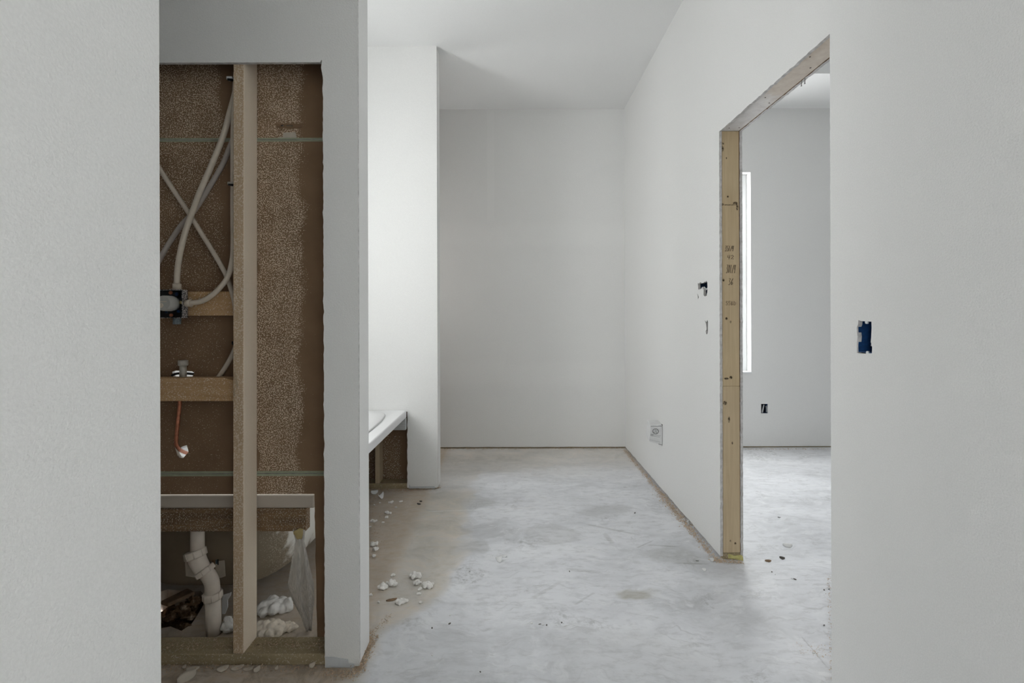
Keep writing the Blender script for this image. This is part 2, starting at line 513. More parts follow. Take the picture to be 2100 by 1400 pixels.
# ------------------------------------------------------------------ mesh helpers
class MB:
    def __init__(s):
        s.v, s.f, s.sm = [], [], []

    def add(s, vs, fs, smooth=False):
        o = len(s.v)
        s.v += [Vector(p) for p in vs]
        s.f += [tuple(i + o for i in f) for f in fs]
        s.sm += [smooth] * len(fs)
        return s

    def box(s, x0, x1, y0, y1, z0, z1):
        vs = [(x, y, z) for x in (x0, x1) for y in (y0, y1) for z in (z0, z1)]
        return s.add(vs, [(0, 1, 3, 2), (4, 6, 7, 5), (0, 4, 5, 1), (2, 3, 7, 6), (0, 2, 6, 4), (1, 5, 7, 3)])

    def hexa(s, vs):
        """8 corners: bottom four counter-clockwise, then top four."""
        return s.add(vs, [(3, 2, 1, 0), (4, 5, 6, 7), (0, 1, 5, 4), (1, 2, 6, 5), (2, 3, 7, 6), (3, 0, 4, 7)])

    def tube(s, pts, r, n=14, cap=True):
        pts = [Vector(p) for p in pts]
        rs = r if isinstance(r, (list, tuple)) else [r] * len(pts)
        vs, fs = [], []
        t = (pts[1] - pts[0]).normalized()
        a = t.orthogonal().normalized()
        for i, p in enumerate(pts):
            if 0 < i < len(pts) - 1:
                t2 = (pts[i + 1] - pts[i - 1])
            elif i == 0:
                t2 = pts[1] - pts[0]
            else:
                t2 = pts[i] - pts[i - 1]
            t2.normalize()
            a = (a - t2 * a.dot(t2)).normalized()
            b = t2.cross(a)
            for k in range(n):
                q = 2 * math.pi * k / n
                vs.append(p + (a * math.cos(q) + b * math.sin(q)) * rs[i])
        for i in range(len(pts) - 1):
            for k in range(n):
                k2 = (k + 1) % n
                fs.append((i * n + k, i * n + k2, (i + 1) * n + k2, (i + 1) * n + k))
        s.add(vs, fs, True)
        if cap:
            o = len(s.v) - len(vs)
            s.f.append(tuple(o + k for k in reversed(range(n))))
            s.f.append(tuple(o + (len(pts) - 1) * n + k for k in range(n)))
            s.sm += [False, False]
        return s

    def blob(s, c, r, seed=0.0, amp=0.3, freq=2.0, nu=12, nv=8, squash=(1, 1, 1)):
        vs, fs = [], []
        c = Vector(c)
        for j in range(nv + 1):
            th = math.pi * j / nv
            for i in range(nu):
                ph = 2 * math.pi * i / nu
                d = Vector((math.sin(th) * math.cos(ph), math.sin(th) * math.sin(ph), math.cos(th)))
                k = r * (1 + amp * noise.noise(d * freq + Vector((seed, seed * 1.7, seed * 0.3))))
                vs.append(c + Vector((d.x * k * squash[0], d.y * k * squash[1], d.z * k * squash[2])))
        for j in range(nv):
            for i in range(nu):
                i2 = (i + 1) % nu
                fs.append((j * nu + i, (j + 1) * nu + i, (j + 1) * nu + i2, j * nu + i2))
        return s.add(vs, fs, True)

    def loft(s, rings, cap0=True, cap1=True, smooth=True):
        n = len(rings[0])
        vs = [p for r in rings for p in r]
        fs = []
        for j in range(len(rings) - 1):
            for i in range(n):
                i2 = (i + 1) % n
                fs.append((j * n + i, j * n + i2, (j + 1) * n + i2, (j + 1) * n + i))
        s.add(vs, fs, smooth)
        o = len(s.v) - len(vs)
        if cap0:
            s.f.append(tuple(o + i for i in reversed(range(n))))
            s.sm.append(False)
        if cap1:
            s.f.append(tuple(o + (len(rings) - 1) * n + i for i in range(n)))
            s.sm.append(False)
        return s


ORG = {}


def link(name, me, mats, parent=None, base=None, bevel=0.0):
    o = bpy.data.objects.new(name, me)
    COL.objects.link(o)
    for m in (mats if isinstance(mats, (list, tuple)) else [mats]):
        me.materials.append(m)
    if parent is not None:
        org = ORG[parent.name]
        o.parent = parent
    else:
        org = Vector(base) if base is not None else Vector((0, 0, 0))
        o.location = org
    ORG[o.name] = org
    me.transform(Matrix.Translation(-org))
    if bevel:
        b = o.modifiers.new('bevel', 'BEVEL')
        b.width, b.segments, b.limit_method = bevel, 2, 'ANGLE'
    return o


def put(mb, name, mats, parent=None, base=None, bevel=0.0):
    me = bpy.data.meshes.new(name)
    me.from_pydata([tuple(v) for v in mb.v], [], mb.f)
    me.polygons.foreach_set('use_smooth', mb.sm)
    me.update()
    bm = bmesh.new()
    bm.from_mesh(me)
    bmesh.ops.recalc_face_normals(bm, faces=bm.faces)
    bm.to_mesh(me)
    bm.free()
    return link(name, me, mats, parent, base, bevel)


def box(name, dims, m, parent=None, base=None, bevel=0.0):
    return put(MB().box(*dims), name, m, parent, base, bevel)


def tag(o, label, cat, group=None, kind=None):
    o['label'], o['category'] = label, cat
    if group:
        o['group'] = group
    if kind:
        o['kind'] = kind
    return o


def thing(name, label, cat, base=(0, 0, 0), group=None, kind=None):
    o = bpy.data.objects.new(name, None)
    o.empty_display_size = 0.1
    COL.objects.link(o)
    o.location = base
    ORG[o.name] = Vector(base)
    return tag(o, label, cat, group, kind)


def ragged(p, q, amp, step=0.012, seed=0):
    """Points from p to q (q left out) with an uneven, broken line between them."""
    p, q = Vector(p), Vector(q)
    n = max(1, int((q - p).length / step))
    d = (q - p).normalized()
    w = Vector((-d.y, d.x))
    out = [tuple(p)]
    for i in range(1, n):
        c = p.lerp(q, i / n)
        k = noise.noise(Vector((i * 0.37 + seed * 7.3, seed, 0))) * 0.8 + noise.noise(Vector((i * 1.9, seed * 3.1, 5))) * 0.6
        out.append(tuple(c + w * (amp * k)))
    return out


def sheet(name, outer, holes, mapf, nrm, thick, mats, parent=None, base=None):
    """A flat board with an outline and cut-outs; front face, broken edge and back face have their own materials."""
    bm = bmesh.new()
    edges = []
    for loop in [outer] + list(holes):
        vs = [bm.verts.new(mapf(*p)) for p in loop]
        for i in range(len(vs)):
            edges.append(bm.edges.new((vs[i], vs[(i + 1) % len(vs)])))
    bmesh.ops.triangle_fill(bm, edges=edges, use_beauty=True, use_dissolve=False)
    nrm = Vector(nrm)
    r = bmesh.ops.extrude_face_region(bm, geom=bm.faces[:])
    bmesh.ops.translate(bm, verts=[g for g in r['geom'] if isinstance(g, bmesh.types.BMVert)], vec=-nrm * thick)
    bmesh.ops.recalc_face_normals(bm, faces=bm.faces)
    bm.normal_update()
    for f in bm.faces:
        k = f.normal.dot(nrm)
        f.material_index = 0 if k > 0.9 else (2 if k < -0.9 else 1)
    me = bpy.data.meshes.new(name)
    bm.to_mesh(me)
    bm.free()
    ml = list(mats) + [mats[-1]] * (3 - len(mats))
    return link(name, me, ml, parent, base)


def rect(a0, a1, b0, b1):
    return [(a0, b0), (a1, b0), (a1, b1), (a0, b1)]


def spline(pts, n=8):
    pts = [Vector(p) for p in pts]
    P = [pts[0] * 2 - pts[1]] + pts + [pts[-1] * 2 - pts[-2]]
    out = []
    for i in range(1, len(P) - 2):
        a, b, c, d = P[i - 1:i + 3]
        for k in range(n):
            t = k / n
            out.append(0.5 * ((2 * b) + (c - a) * t + (2 * a - 5 * b + 4 * c - d) * t * t + (3 * b - a - 3 * c + d) * t ** 3))
    out.append(pts[-1])
    return out


T = 0.0127                                       # drywall thickness
DRY = (WALL, GYPSUM, KRAFTP)

# ------------------------------------------------------------------ the setting
pit = [on_floor(*p) for p in ((318, 1216), (345, 1208), (380, 1212), (412, 1211), (422, 1222), (417, 1240), (404, 1262), (392, 1280), (372, 1293), (350, 1284), (318, 1290))]
floor = sheet('floor', rect(-2.0, 5.8, -3.0, 4.8), [[(p.x, p.y) for p in pit]], lambda a, b: Vector((a, b, 0)), (0, 0, 1), 0.12, (CONCRETE, CONCRETE, CONCRETE))
tag(floor, 'bare concrete slab floor, pale blue grey with stains and dust', 'floor', kind='structure')

ceil = box('ceiling', (XL - 0.2, XR + 0.112, REAR - 0.15, YB + 0.15, ZC, ZC + 0.12), CEIL)
tag(ceil, 'smooth white ceiling of the corridor', 'ceiling', kind='structure')
tray = thing('ceiling_tray', 'stepped tray ceiling of the room beyond the doorway', 'ceiling', (3, 2, ZC), kind='structure')
tx0, tx1, ty0, ty1, tz = 1.75, 4.8, -0.6, 3.655, 3.29
bx0, bx1, by0, by1 = XR + 0.112, BEDX + 0.15, BEDY0 - 0.15, YB + 0.15
box('border', (bx0, bx1, ty1, by1, ZC, ZC + 0.1), CEIL, tray)
box('border', (bx0, bx1, by0, ty0, ZC, ZC + 0.1), CEIL, tray)
box('border', (bx0, tx0, ty0, ty1, ZC, ZC + 0.1), CEIL, tray)
box('border', (tx1, bx1, ty0, ty1, ZC, ZC + 0.1), CEIL, tray)
box('riser', (tx0 - 0.1, tx1 + 0.1, ty1, ty1 + 0.1, ZC + 0.1, tz), CEIL, tray)
box('riser', (tx0 - 0.1, tx1 + 0.1, ty0 - 0.1, ty0, ZC + 0.1, tz), CEIL, tray)
box('riser', (tx0 - 0.1, tx0, ty0, ty1, ZC + 0.1, tz), CEIL, tray)
box('riser', (tx1, tx1 + 0.1, ty0, ty1, ZC + 0.1, tz), CEIL, tray)
box('tray_top', (tx0 - 0.1, tx1 + 0.1, ty0 - 0.1, ty1 + 0.1, tz, tz + 0.1), CEIL, tray)

# back wall of the corridor
wb = sheet('wall_back', [(XL, ZC), (XL, 0.012)] + ragged((XL, 0.012), (XR + 0.01, 0.012), 0.0025, 0.05, 3)[1:] + [(XR + 0.01, 0.012), (XR + 0.01, ZC)], [],
           lambda a, b: Vector((a, YB, b)), (0, -1, 0), T, (WALLB, GYPSUM, KRAFTP))
tag(wb, 'grey painted drywall at the far end of the corridor', 'wall', kind='structure')
box('bottom_plate', (XL, XR + 0.10, YB + T, YB + T + 0.089, 0, 0.038), PLATEW, wb)
# back wall of the bedroom, with its window hole and outlet hole
bo = [xz(px, py, YB) for px, py in ((1561, 828), (1575, 828), (1575.3, 847.5), (1561, 847.5))]
wbb = sheet('wall_bedroom_back', rect(XR + 0.1, BEDX, 0.012, ZC), [rect(*BED_WIN), bo], lambda a, b: Vector((a, YB, b)), (0, -1, 0), T, (WALL, WALL, KRAFTP))
tag(wbb, 'grey painted drywall of the room beyond the doorway', 'wall', kind='structure')
x0, x1, z0, z1 = BED_WIN
box('return', (x1, x1 + T, YB + T, YB + 0.15, z0 - T, z1 + T), WALL, wbb)
box('return', (x0 - T, x0, YB + T, YB + 0.15, z0 - T, z1 + T), WALL, wbb)
box('return', (x0, x1, YB + T, YB + 0.15, z1, z1 + T), WALL, wbb)
box('return', (x0, x1, YB + T, YB + 0.15, z0 - T, z0), WALL, wbb)
box('bottom_plate', (XR + 0.11, BEDX, YB + T, YB + T + 0.089, 0, 0.038), PLATEW, wbb)


def window_unit(name, label, dims, axis, plane, sgn, fw=0.045, mullion=True):
    """Vinyl window: outer frame bars, two sashes and panes. dims = (a0, a1, z0, z1) along the wall."""
    a0, a1, z0, z1 = dims

    def B(part, aa, ab, d0, d1, za, zb, m, par):
        lo, hi = sorted((plane + sgn * d0, plane + sgn * d1))
        d = (aa, ab, lo, hi, za, zb) if axis == 'x' else (lo, hi, aa, ab, za, zb)
        return box(part, d, m, par, bevel=0.003 if m is WHITE else 0)
    base = ((a0 + a1) / 2, plane, z0) if axis == 'x' else (plane, (a0 + a1) / 2, z0)
    w = thing(name, label, 'window', base, kind='structure')
    B('frame_bar', a0, a0 + fw, 0.075, 0.14, z0, z1, WHITE, w)
    B('frame_bar', a1 - fw, a1, 0.075, 0.14, z0, z1, WHITE, w)
    B('frame_bar', a0 + fw, a1 - fw, 0.075, 0.14, z1 - fw, z1, WHITE, w)
    B('frame_bar', a0 + fw, a1 - fw, 0.075, 0.14, z0, z0 + fw, WHITE, w)
    zm = (z0 + z1) / 2
    for za, zb, dd in ((z0 + fw, zm, 0.09), (zm, z1 - fw, 0.105)):
        b = 0.03
        s1 = B('sash_bar', a0 + fw, a0 + fw + b, dd, dd + 0.02, za, zb, WHITE, w)
        B('sash_bar', a1 - fw - b, a1 - fw, dd, dd + 0.02, za, zb, WHITE, w)
        B('sash_bar', a0 + fw + b, a1 - fw - b, dd, dd + 0.02, zb - b, zb, WHITE, w)
        B('sash_bar', a0 + fw + b, a1 - fw - b, dd, dd + 0.02, za, za + b, WHITE, w)
        B('pane', a0 + fw + b, a1 - fw - b, dd + 0.008, dd + 0.012, za + b, zb - b, GLASS, w)
    return w


w1 = window_unit('window_1', 'tall white vinyl window showing beside the door jamb', BED_WIN, 'x', YB, 1)
box('sill', (x0 - 0.02, x1 + 0.004, YB - 0.012, YB + 0.075, z0, z0 + 0.014), WHITE, w1, bevel=0.003)

# bedroom side and front walls
ws = sheet('wall_bedroom_side', rect(BEDY0 - 0.1, YB + 0.1, 0.0, 3.3), [rect(*SIDE_WIN)], lambda a, b: Vector((BEDX, a, b)), (-1, 0, 0), 0.14, (WALL, WALL, WALL))
tag(ws, 'side wall of the room beyond the doorway, with a wide window', 'wall', kind='structure')
window_unit('window_2', 'wide window in the side wall of the room beyond', SIDE_WIN, 'y', BEDX - 0.02, 1)
wf = box('wall_bedroom_front', (XR + 0.1, BEDX, BEDY0 - 0.1, BEDY0, 0, 3.3), WALL)
tag(wf, 'near wall of the room beyond the doorway', 'wall', kind='structure')

# outer left wall with the window over the tub
wl = sheet('wall_outer', rect(0.6, YB + 0.1, 0.0, ZC), [rect(*TUB_WIN), rect(*NOOK_FILL_WIN)], lambda a, b: Vector((XL, a, b)), (1, 0, 0), 0.14, (WALL, WALL, WALL))
tag(wl, 'outer wall on the left with the window above the tub', 'wall', kind='structure')
window_unit('window_3', 'white window above the tub deck', TUB_WIN, 'y', XL + 0.02, -1)

window_unit('nook_fill_window', 'small unseen window added as fill light in the nook behind the far column', NOOK_FILL_WIN, 'y', XL + 0.02, -1)  # added opening, lets fill light onto the back wall and ceiling
# wall behind the camera
wr = box('wall_front', (-0.65, XR + 0.1, REAR - 0.1, REAR, 0.0, ZC), WALL)
tag(wr, 'wall behind the viewer', 'wall', kind='structure')

# near left wall: ends where the shower alcove begins
XN, YN = -0.52, 0.706
wn = sheet('wall_left', rect(REAR, YN, 0.0, ZC), [rect(*REAR_FILL_WIN)], lambda a, b: Vector((XN, a, b)), (1, 0, 0), 0.14, (WALL, WALL, WALL))
window_unit('rear_fill_window', 'unseen window added as fill light in the left wall behind the viewer', REAR_FILL_WIN, 'y', XN + 0.02, -1)  # added opening, lets fill light into the near corridor
tag(wn, 'near drywall on the left, ending in a straight corner', 'wall', kind='structure')
wsn = box('wall_shower_side', (XL, XN - 0.14, YN - 0.114, YN, 0.0, ZC), WALL)
tag(wsn, 'near side wall of the open shower alcove', 'wall', kind='structure')

# ---------------------------------------------------------------- right partition with the rough doorway
D0, D1, DH = 1.512, 2.32, 2.077                  # near jamb, far jamb, head of the opening
XP = XR + 0.112
two_gang = [on_right(*p) for p in ((1431.1, 580), (1434, 581.7), (1435.4, 578.9), (1438, 578.9), (1438.9, 580.9), (1442.9, 579.4), (1444.9, 577.4), (1447.1, 578.3),
                                   (1448.6, 574.9), (1450.3, 578.9), (1450.9, 590.9), (1449.7, 605.1), (1445.4, 607.7), (1442.9, 605), (1442.9, 594.3), (1440, 588), (1437.1, 592.6), (1432, 593.7))]
slot = [on_right(*p) for p in ((1445.1, 656), (1448.6, 660.3), (1450.9, 656), (1452, 659.7), (1451.7, 680.3), (1450.3, 685.1), (1448.3, 684.9), (1447.1, 678.6), (1448.9, 675.7), (1448, 664.3))]
cut = [on_right(*p) for p in ((1430, 601), (1433.5, 609), (1431.5, 614))]
near_hole = [on_right(*p) for p in ((1760.5, 656), (1765, 658), (1787, 659.5), (1787.4, 672), (1786.5, 690), (1785.5, 701), (1788.5, 712), (1788, 724), (1772, 725), (1757.5, 723.5),
                                    (1757, 708), (1758.6, 690), (1757.4, 680), (1757, 671), (1759.3, 666))]
op = ragged((D0, 0.015), (D0, DH), 0.0022, 0.01, 1) + ragged((D0, DH), (D1, DH), 0.0045, 0.012, 2) + ragged((D1, DH), (D1, 0.017), 0.0042, 0.012, 4)
outer = [(REAR, 0.015)] + op + ragged((D1, 0.017), (YB, 0.012), 0.006, 0.03, 9) + [(YB, 0.012), (YB, ZC), (REAR, ZC)]
wp = sheet('wall_right', outer, [two_gang, slot, cut, near_hole], lambda a, b: Vector((XR, a, b)), (-1, 0, 0), T, DRY)
tag(wp, 'long painted drywall on the right with a rough unfinished doorway', 'wall', kind='structure')
op2 = ragged((D0, 0.015), (D0, DH + 0.003), 0.003, 0.01, 21) + ragged((D0, DH + 0.003), (D1, DH + 0.003), 0.004, 0.012, 22) + ragged((D1, DH + 0.003), (D1 + 0.002, 0.002), 0.004, 0.012, 24)
sheet('drywall_sheet', [(REAR, 0.015)] + op2 + [(D1 + 0.002, 0.002), (YB, 0.002), (YB, ZC), (REAR, ZC)], [], lambda a, b: Vector((XP, a, b)), (1, 0, 0), T, DRY, wp)
sx0, sx1 = XR + T + 0.002, XP - T - 0.002
zj = at(1495, 792, D1).z
jamb = box('jamb_stud', (sx0, sx1, D1 + 0.002, D1 + 0.04, zj, DH + 0.004), JAMBW, wp, bevel=0.002)
jamb['label'] = 'bare wooden jamb stud with pencilled measurements'
box('jamb_stud', (sx0, sx1, D1 + 0.0015, D1 + 0.04, 0.033, zj - 0.0006), JAMBL, wp, bevel=0.002)['label'] = 'lower length of the bare wooden jamb stud'
box('jamb_stud', (sx0, sx1, D0 - 0.04, D0 - 0.003, 0.038, DH + 0.004), STUDP, wp, bevel=0.002)
head = box('header_beam', (sx0, sx1, D0 - 0.04, D1 + 0.04, DH + 0.005, DH + 0.22), HEADERW, wp)
head['label'] = 'door header smeared with white joint compound'
box('bottom_plate', (sx0, sx1, D1 + 0.004, YB + T, 0, 0.031), PLATEW, wp)
box('bottom_plate', (sx0, sx1, REAR, D0 - 0.003, 0, 0.038), PLATEW, wp)
# nail heads and nails left hanging at the header, seen against the far room
for px, py0, py1 in ((1651, 160, 171), (1644, 166, 176)):
    p = at(px, py0, 1.72)
    q = at(px - 0.6, py1, 1.72)
    put(MB().tube([p, q], 0.0012, 6).tube([q, q - Vector((0, 0, 0.001))], 0.0026, 8), 'nail', CHIPD, wp)
for px, py in ((1661, 117), (1662, 139.5), (1569.5, 200.5), (1577.5, 211.5), (1495.5, 263), (1516, 262)):
    u, v = uv(px, py)
    zz = DH + 0.004
    Y = F * (zz - H) / -v
    c = Vector((u * Y / F, Y, zz))
    if sx0 < c.x < sx1:
        put(MB().tube([c, c + Vector((0, 0, 0.003))], 0.003, 8), 'nail_hole', CHIPD, head)

# pencilled numbers on the jamb
STROKE = {'3': [[(0, 1), (0.8, 1), (0.35, 0.6), (0.85, 0.35), (0.5, 0), (0, 0.05)]], '5': [[(0.9, 1), (0.2, 1), (0.1, 0.58), (0.7, 0.55), (0.8, 0.2), (0.3, 0), (0, 0.1)]],
          '4': [[(0.2, 1), (0.05, 0.45), (0.9, 0.5)], [(0.75, 1), (0.6, 0)]], '2': [[(0, 0.8), (0.5, 1), (0.85, 0.75), (0.1, 0.05), (1, 0.1)]],
          '0': [[(0.5, 1), (0.05, 0.6), (0.2, 0.05), (0.75, 0.2), (0.85, 0.7), (0.5, 1)]], '1': [[(0.4, 1), (0.3, 0)]], '/': [[(0.9, 1), (0.1, 0)]],
          '6': [[(0.8, 1), (0.2, 0.6), (0.1, 0.15), (0.5, 0), (0.85, 0.25), (0.3, 0.45)]], 'S': [[(0.9, 0.9), (0.3, 1), (0.1, 0.7), (0.8, 0.4), (0.7, 0.05), (0, 0.1)]],
          'B': [[(0.1, 0), (0.1, 1), (0.8, 0.85), (0.2, 0.5), (0.9, 0.25), (0.1, 0)]], 'D': [[(0.1, 0), (0.15, 1), (0.9, 0.6), (0.7, 0.1), (0.1, 0)]]}


def scribble(text, px0, px1, py0, py1, m, w=0.55, slant=0.12, grow=0.0):
    mb = MB()
    n = len(text)
    cw = (px1 - px0) / n
    for i, ch in enumerate(text):
        for line in STROKE[ch]:
            pts = []
            for a, b in line:
                h = (py1 - py0) * (1 + grow * i)
                px = px0 + cw * (i + 0.08 + 0.8 * a) + slant * (b - 0.5) * h
                pts.append(at(px, py1 + grow * i * (py1 - py0) - b * h, D1 + 0.0013))
            mb.tube(pts, w * 2.32 / F, 5)
    return mb


for args in (('351/4', 1487, 1505, 504, 515), ('42', 1491, 1506, 523, 531.5), ('301/4', 1489.5, 1509, 543, 560), ('36', 1494, 1504, 571, 584)):
    put(scribble(*args, PENCIL), 'pencil_mark', PENCIL, jamb)
put(scribble('S5BD', 1488, 1510, 617.5, 625.5, STAMP, 0.45, 0.0), 'stamp_mark', STAMP, jamb)

# ---------------------------------------------------------------- plumbing wall between shower alcove and tub
Y0 = 1.616
YS, YE = Y0 + T, Y0 + T + 0.0885                 # stud bay
XC = -0.52
wpl = thing('wall_plumbing', 'open stud wall showing pipes and brown drywall backing', 'wall', (-1.0, Y0, 0), kind='structure')
xl, zt = -1.40, xz(500, 128, Y0)[1]
xr0, xr1 = xz(662, 200, Y0)[0], xz(665.5, 1200, Y0)[0]
edge = [(xl, zt), (-0.646, zt), (-0.642, zt + 0.008), (-0.640, zt + 0.006), (-0.6435, zt - 0.018)] + ragged((xr0, zt - 0.05), (xr1, 0.0), 0.0032, 0.012, 31)
sheet('drywall_front', [(XL, 0.0), (xl, 0.0)] + edge + [(xr1, 0.0), (XC, 0.006), (XC, ZC), (XL, ZC)], [], lambda a, b: Vector((a, Y0, b)), (0, -1, 0), T, DRY, wpl)
box('drywall_end', (XC - T, XC, YS, YE + T, 0.01, ZC), WALL, wpl)
# bottom corner: torn paper patch
sheet('torn_paper', [xz(*p, Y0) for p in ((667, 1346), (683, 1346), (714, 1351), (715, 1359.5), (727, 1360), (727, 1369), (668, 1371.5))], [],
      lambda a, b: Vector((a, Y0 - 0.0012, max(b, 0.001))), (0, -1, 0), 0.0012, (mat_plain('bare_paper_face', (0.62, 0.64, 0.66), 0.9, 0.05, 25),) * 3, wpl)
# far drywall, seen from its brown back side, in three sheets
zs1, zs0 = xz(420, 287, YE)[1], xz(420, 971, YE)[1]
KR = (KRAFT, GYPSUM, WALL)


def mapk(a, b):
    return Vector((a, YE, b))


dots = [[xz(*p, YE) for p in q] for q in (((577, 256.5), (581, 256.3), (581.5, 258.6), (577.3, 258.6)), ((587, 257.2), (600, 257.6), (600, 258.8), (587, 258.4)))]
sheet('drywall_sheet', rect(XL, XC - T, zs1 + 0.0012, ZC), dots, mapk, (0, -1, 0), T, KR, wpl)
hole_a = [xz(*p, YE) for p in ((353, 762), (360, 759.5), (376, 760.5), (394, 761), (399, 765), (393, 774), (356, 774))]
hole_b = [xz(*p, YE) for p in ((358, 915), (364, 922), (374, 915), (383, 912.5), (386, 922), (386.5, 927), (380, 934), (376, 939), (368, 938), (364, 932))]
sheet('drywall_sheet', rect(XL, XC - T, zs0 + 0.0012, zs1 - 0.0012), [hole_a, hole_b], mapk, (0, -1, 0), T, KR, wpl)
zd = 0.55
sheet('drywall_sheet', [(XL, zd), (-0.712, zd)] + ragged((-0.712, zd), (-0.703, 0.002), 0.004, 0.02, 41)[1:] + [(-0.703, 0.002), (XC - T, 0.002), (XC - T, zs0 - 0.0012), (XL, zs0 - 0.0012)], [], mapk, (0, -1, 0), T, KR, wpl)
for zc, h in ((zs1, 0.0055), (zs0, 0.0078)):
    for s in (1, -1):
        za, zb = sorted((zc + s * 0.0012, zc + s * (0.0012 + h)))
        box('edge_paper', (XL, XC - T, YE - 0.0008, YE, za, zb), GREEN, wpl)
# gouge in the paper of the right bay
sheet('torn_paper', [xz(*p, YE) for p in ((562, 255), (585, 253), (618, 253.5), (619, 261), (611, 264), (590, 263.5), (570, 261))], dots, lambda a, b: Vector((a, YE - 0.0010, b)), (0, -1, 0), 0.0010, (KRAFTP,) * 3, wpl)
sheet('overspray_patch', [xz(*p, YE) for p in ((581, 272), (606, 271), (609, 284), (566, 285), (572, 281), (580, 281))], [], lambda a, b: Vector((a, YE - 0.0006, b)), (0, -1, 0), 0.0006, (SCRAP,) * 3, wpl)
# framing
box('bottom_plate', (XL, -0.5327, YS, YE, 0, 0.038), PLATEW, wpl, bevel=0.003)['label'] = 'dusty greenish bottom plate lying on the slab'
st0, st1 = at(477.2, 1338, YS).x, at(479.4, 150, YS).x
sw = 0.0365
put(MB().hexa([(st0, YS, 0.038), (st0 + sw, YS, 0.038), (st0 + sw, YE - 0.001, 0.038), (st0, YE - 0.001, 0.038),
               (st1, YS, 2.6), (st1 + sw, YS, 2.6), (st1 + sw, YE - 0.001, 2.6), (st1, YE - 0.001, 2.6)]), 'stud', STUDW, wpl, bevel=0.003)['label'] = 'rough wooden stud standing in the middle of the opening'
box('stud', (XC - T - 0.038, XC - T - 0.0005, YS, YE - 0.001, 0.038, ZC), STUDP, wpl)
box('stud', (xl - 0.03, xl + 0.008, YS, YE - 0.001, 0.038, ZC), STUDP, wpl)
ya = YE - 0.038
za0, za1 = xz(430, 647, ya)[1], xz(430, 597.5, ya)[1]
box('blocking', (xl + 0.009, st1, ya, YE - 0.001, za0, za1), BLOCKW, wpl, bevel=0.002)['label'] = 'short horizontal blocking behind the shower valve'
yb = 1.664
zb0, zb1 = xz(420, 822, yb)[1], xz(420, 774.5, yb)[1]
xe = at(487, 800, yb).x
bl = MB()                                        # board with a bark-edge corner missing at its right end
prof = [(xl + 0.009, zb0), (xe, zb0), (xe, zb1 - 0.022), (xe - 0.012, zb1 - 0.010), (xe - 0.05, zb1), (xl + 0.009, zb1)]
profb = [(xl + 0.009, zb0), (xe, zb0), (xe, zb1 - 0.010), (xe - 0.008, zb1 - 0.003), (xe - 0.02, zb1), (xl + 0.009, zb1)]
bl.loft([[Vector((a, yb, b)) for a, b in prof], [Vector((a, yb + 0.038, b)) for a, b in profb]], smooth=False)
put(bl, 'blocking', BLOCKW, wpl)['label'] = 'short horizontal blocking below the capped stub pipe'
# splinters at the stud edge
for pts in (((480, 745), (484, 770), (488, 793)), ((479, 757), (482.5, 780), (487, 794)), ((481, 785), (481.5, 803), (481, 812))):
    put(MB().tube([at(p[0], p[1], YS - 0.0015) for p in pts], [0.0004, 0.0013, 0.0016], 5), 'splinter', STUDP, wpl)

# ---------------------------------------------------------------- far end wall of the tub alcove
Y2 = 3.267
wa = thing('wall_alcove', 'wall closing the far end of the tub alcove', 'wall', (-0.6, Y2, 0), kind='structure')
XA = -0.51
xo = at(835.5, 900, Y2).x
sheet('drywall_front', [(XL, 0.532), (xo, 0.532)] + ragged((xo, 0.532), (xo - 0.002, 0.012), 0.005, 0.014, 51)[1:] + [(xo - 0.002, 0.012), (XA - 0.004, 0.012), (XA, 0.03), (XA, ZC), (XL, ZC)], [],
      lambda a, b: Vector((a, Y2, b)), (0, -1, 0), T, DRY, wa)
box('drywall_end', (XA - T, XA, Y2 + T, Y2 + 0.118, 0.014, ZC), WALL, wa)
box('drywall_sheet', (XL, XA - T, Y2 + 0.1055, Y2 + 0.118, 0.004, ZC), KRAFT2, wa)
box('bottom_plate', (XL, XA - T, Y2 + T, Y2 + 0.1050, 0, 0.038), PLATEW, wa, bevel=0.003)
sa = at(769, 960, Y2 + T).x
box('stud', (sa, sa + 0.031, Y2 + T + 0.001, Y2 + 0.1050, 0.038, 1.0), STUDP, wa, bevel=0.003)
sheet('torn_paper', [xz(*p, Y2) for p in ((840, 993), (842, 997.5), (890, 996.5), (893, 999), (893, 1001.2), (838, 1001.2))], [], lambda a, b: Vector((a, Y2 - 0.001, max(0.001, b))), (0, -1, 0), 0.001, (mat_plain('bare_paper_edge', (0.60, 0.62, 0.63), 0.9, 0.05, 25),) * 3, wa)

# ------------------------------------------------------------------ tub and deck
XD = -0.722
deck = thing('tub_deck', 'white covered deck ledge around the tub, between the two end walls', 'tub deck', (-1.1, 2.5, 0))
DZ0, DZ1 = 0.492, 0.543
ring = [(-1.21 + 0.33 * math.copysign(abs(math.cos(q)) ** 0.55, math.cos(q)), 2.5 + 0.70 * math.copysign(abs(math.sin(q)) ** 0.55, math.sin(q))) for q in [2 * math.pi * k / 40 for k in range(40)]]
d1 = sheet('deck_top', [(XL + 0.002, YE + T + 0.001), (XD + 0.006, YE + T + 0.001), (XD, YE + 0.06), (XD, Y2 - 0.001), (XL + 0.002, Y2 - 0.001)], [ring], lambda a, b: Vector((a, b, DZ1)), (0, 0, 1), DZ1 - DZ0, (DECKP, DECKP, DECKP), deck)
bv = d1.modifiers.new('bevel', 'BEVEL')
bv.width, bv.segments, bv.limit_method = 0.008, 3, 'ANGLE'
box('ledger', (-1.58, at(627, 1060, YE + T).x, YE + T + 0.001, YE + T + 0.039, 0.409, DZ0), LEDGERW, deck, bevel=0.003)['label'] = 'speckled ledger board under the near deck edge'
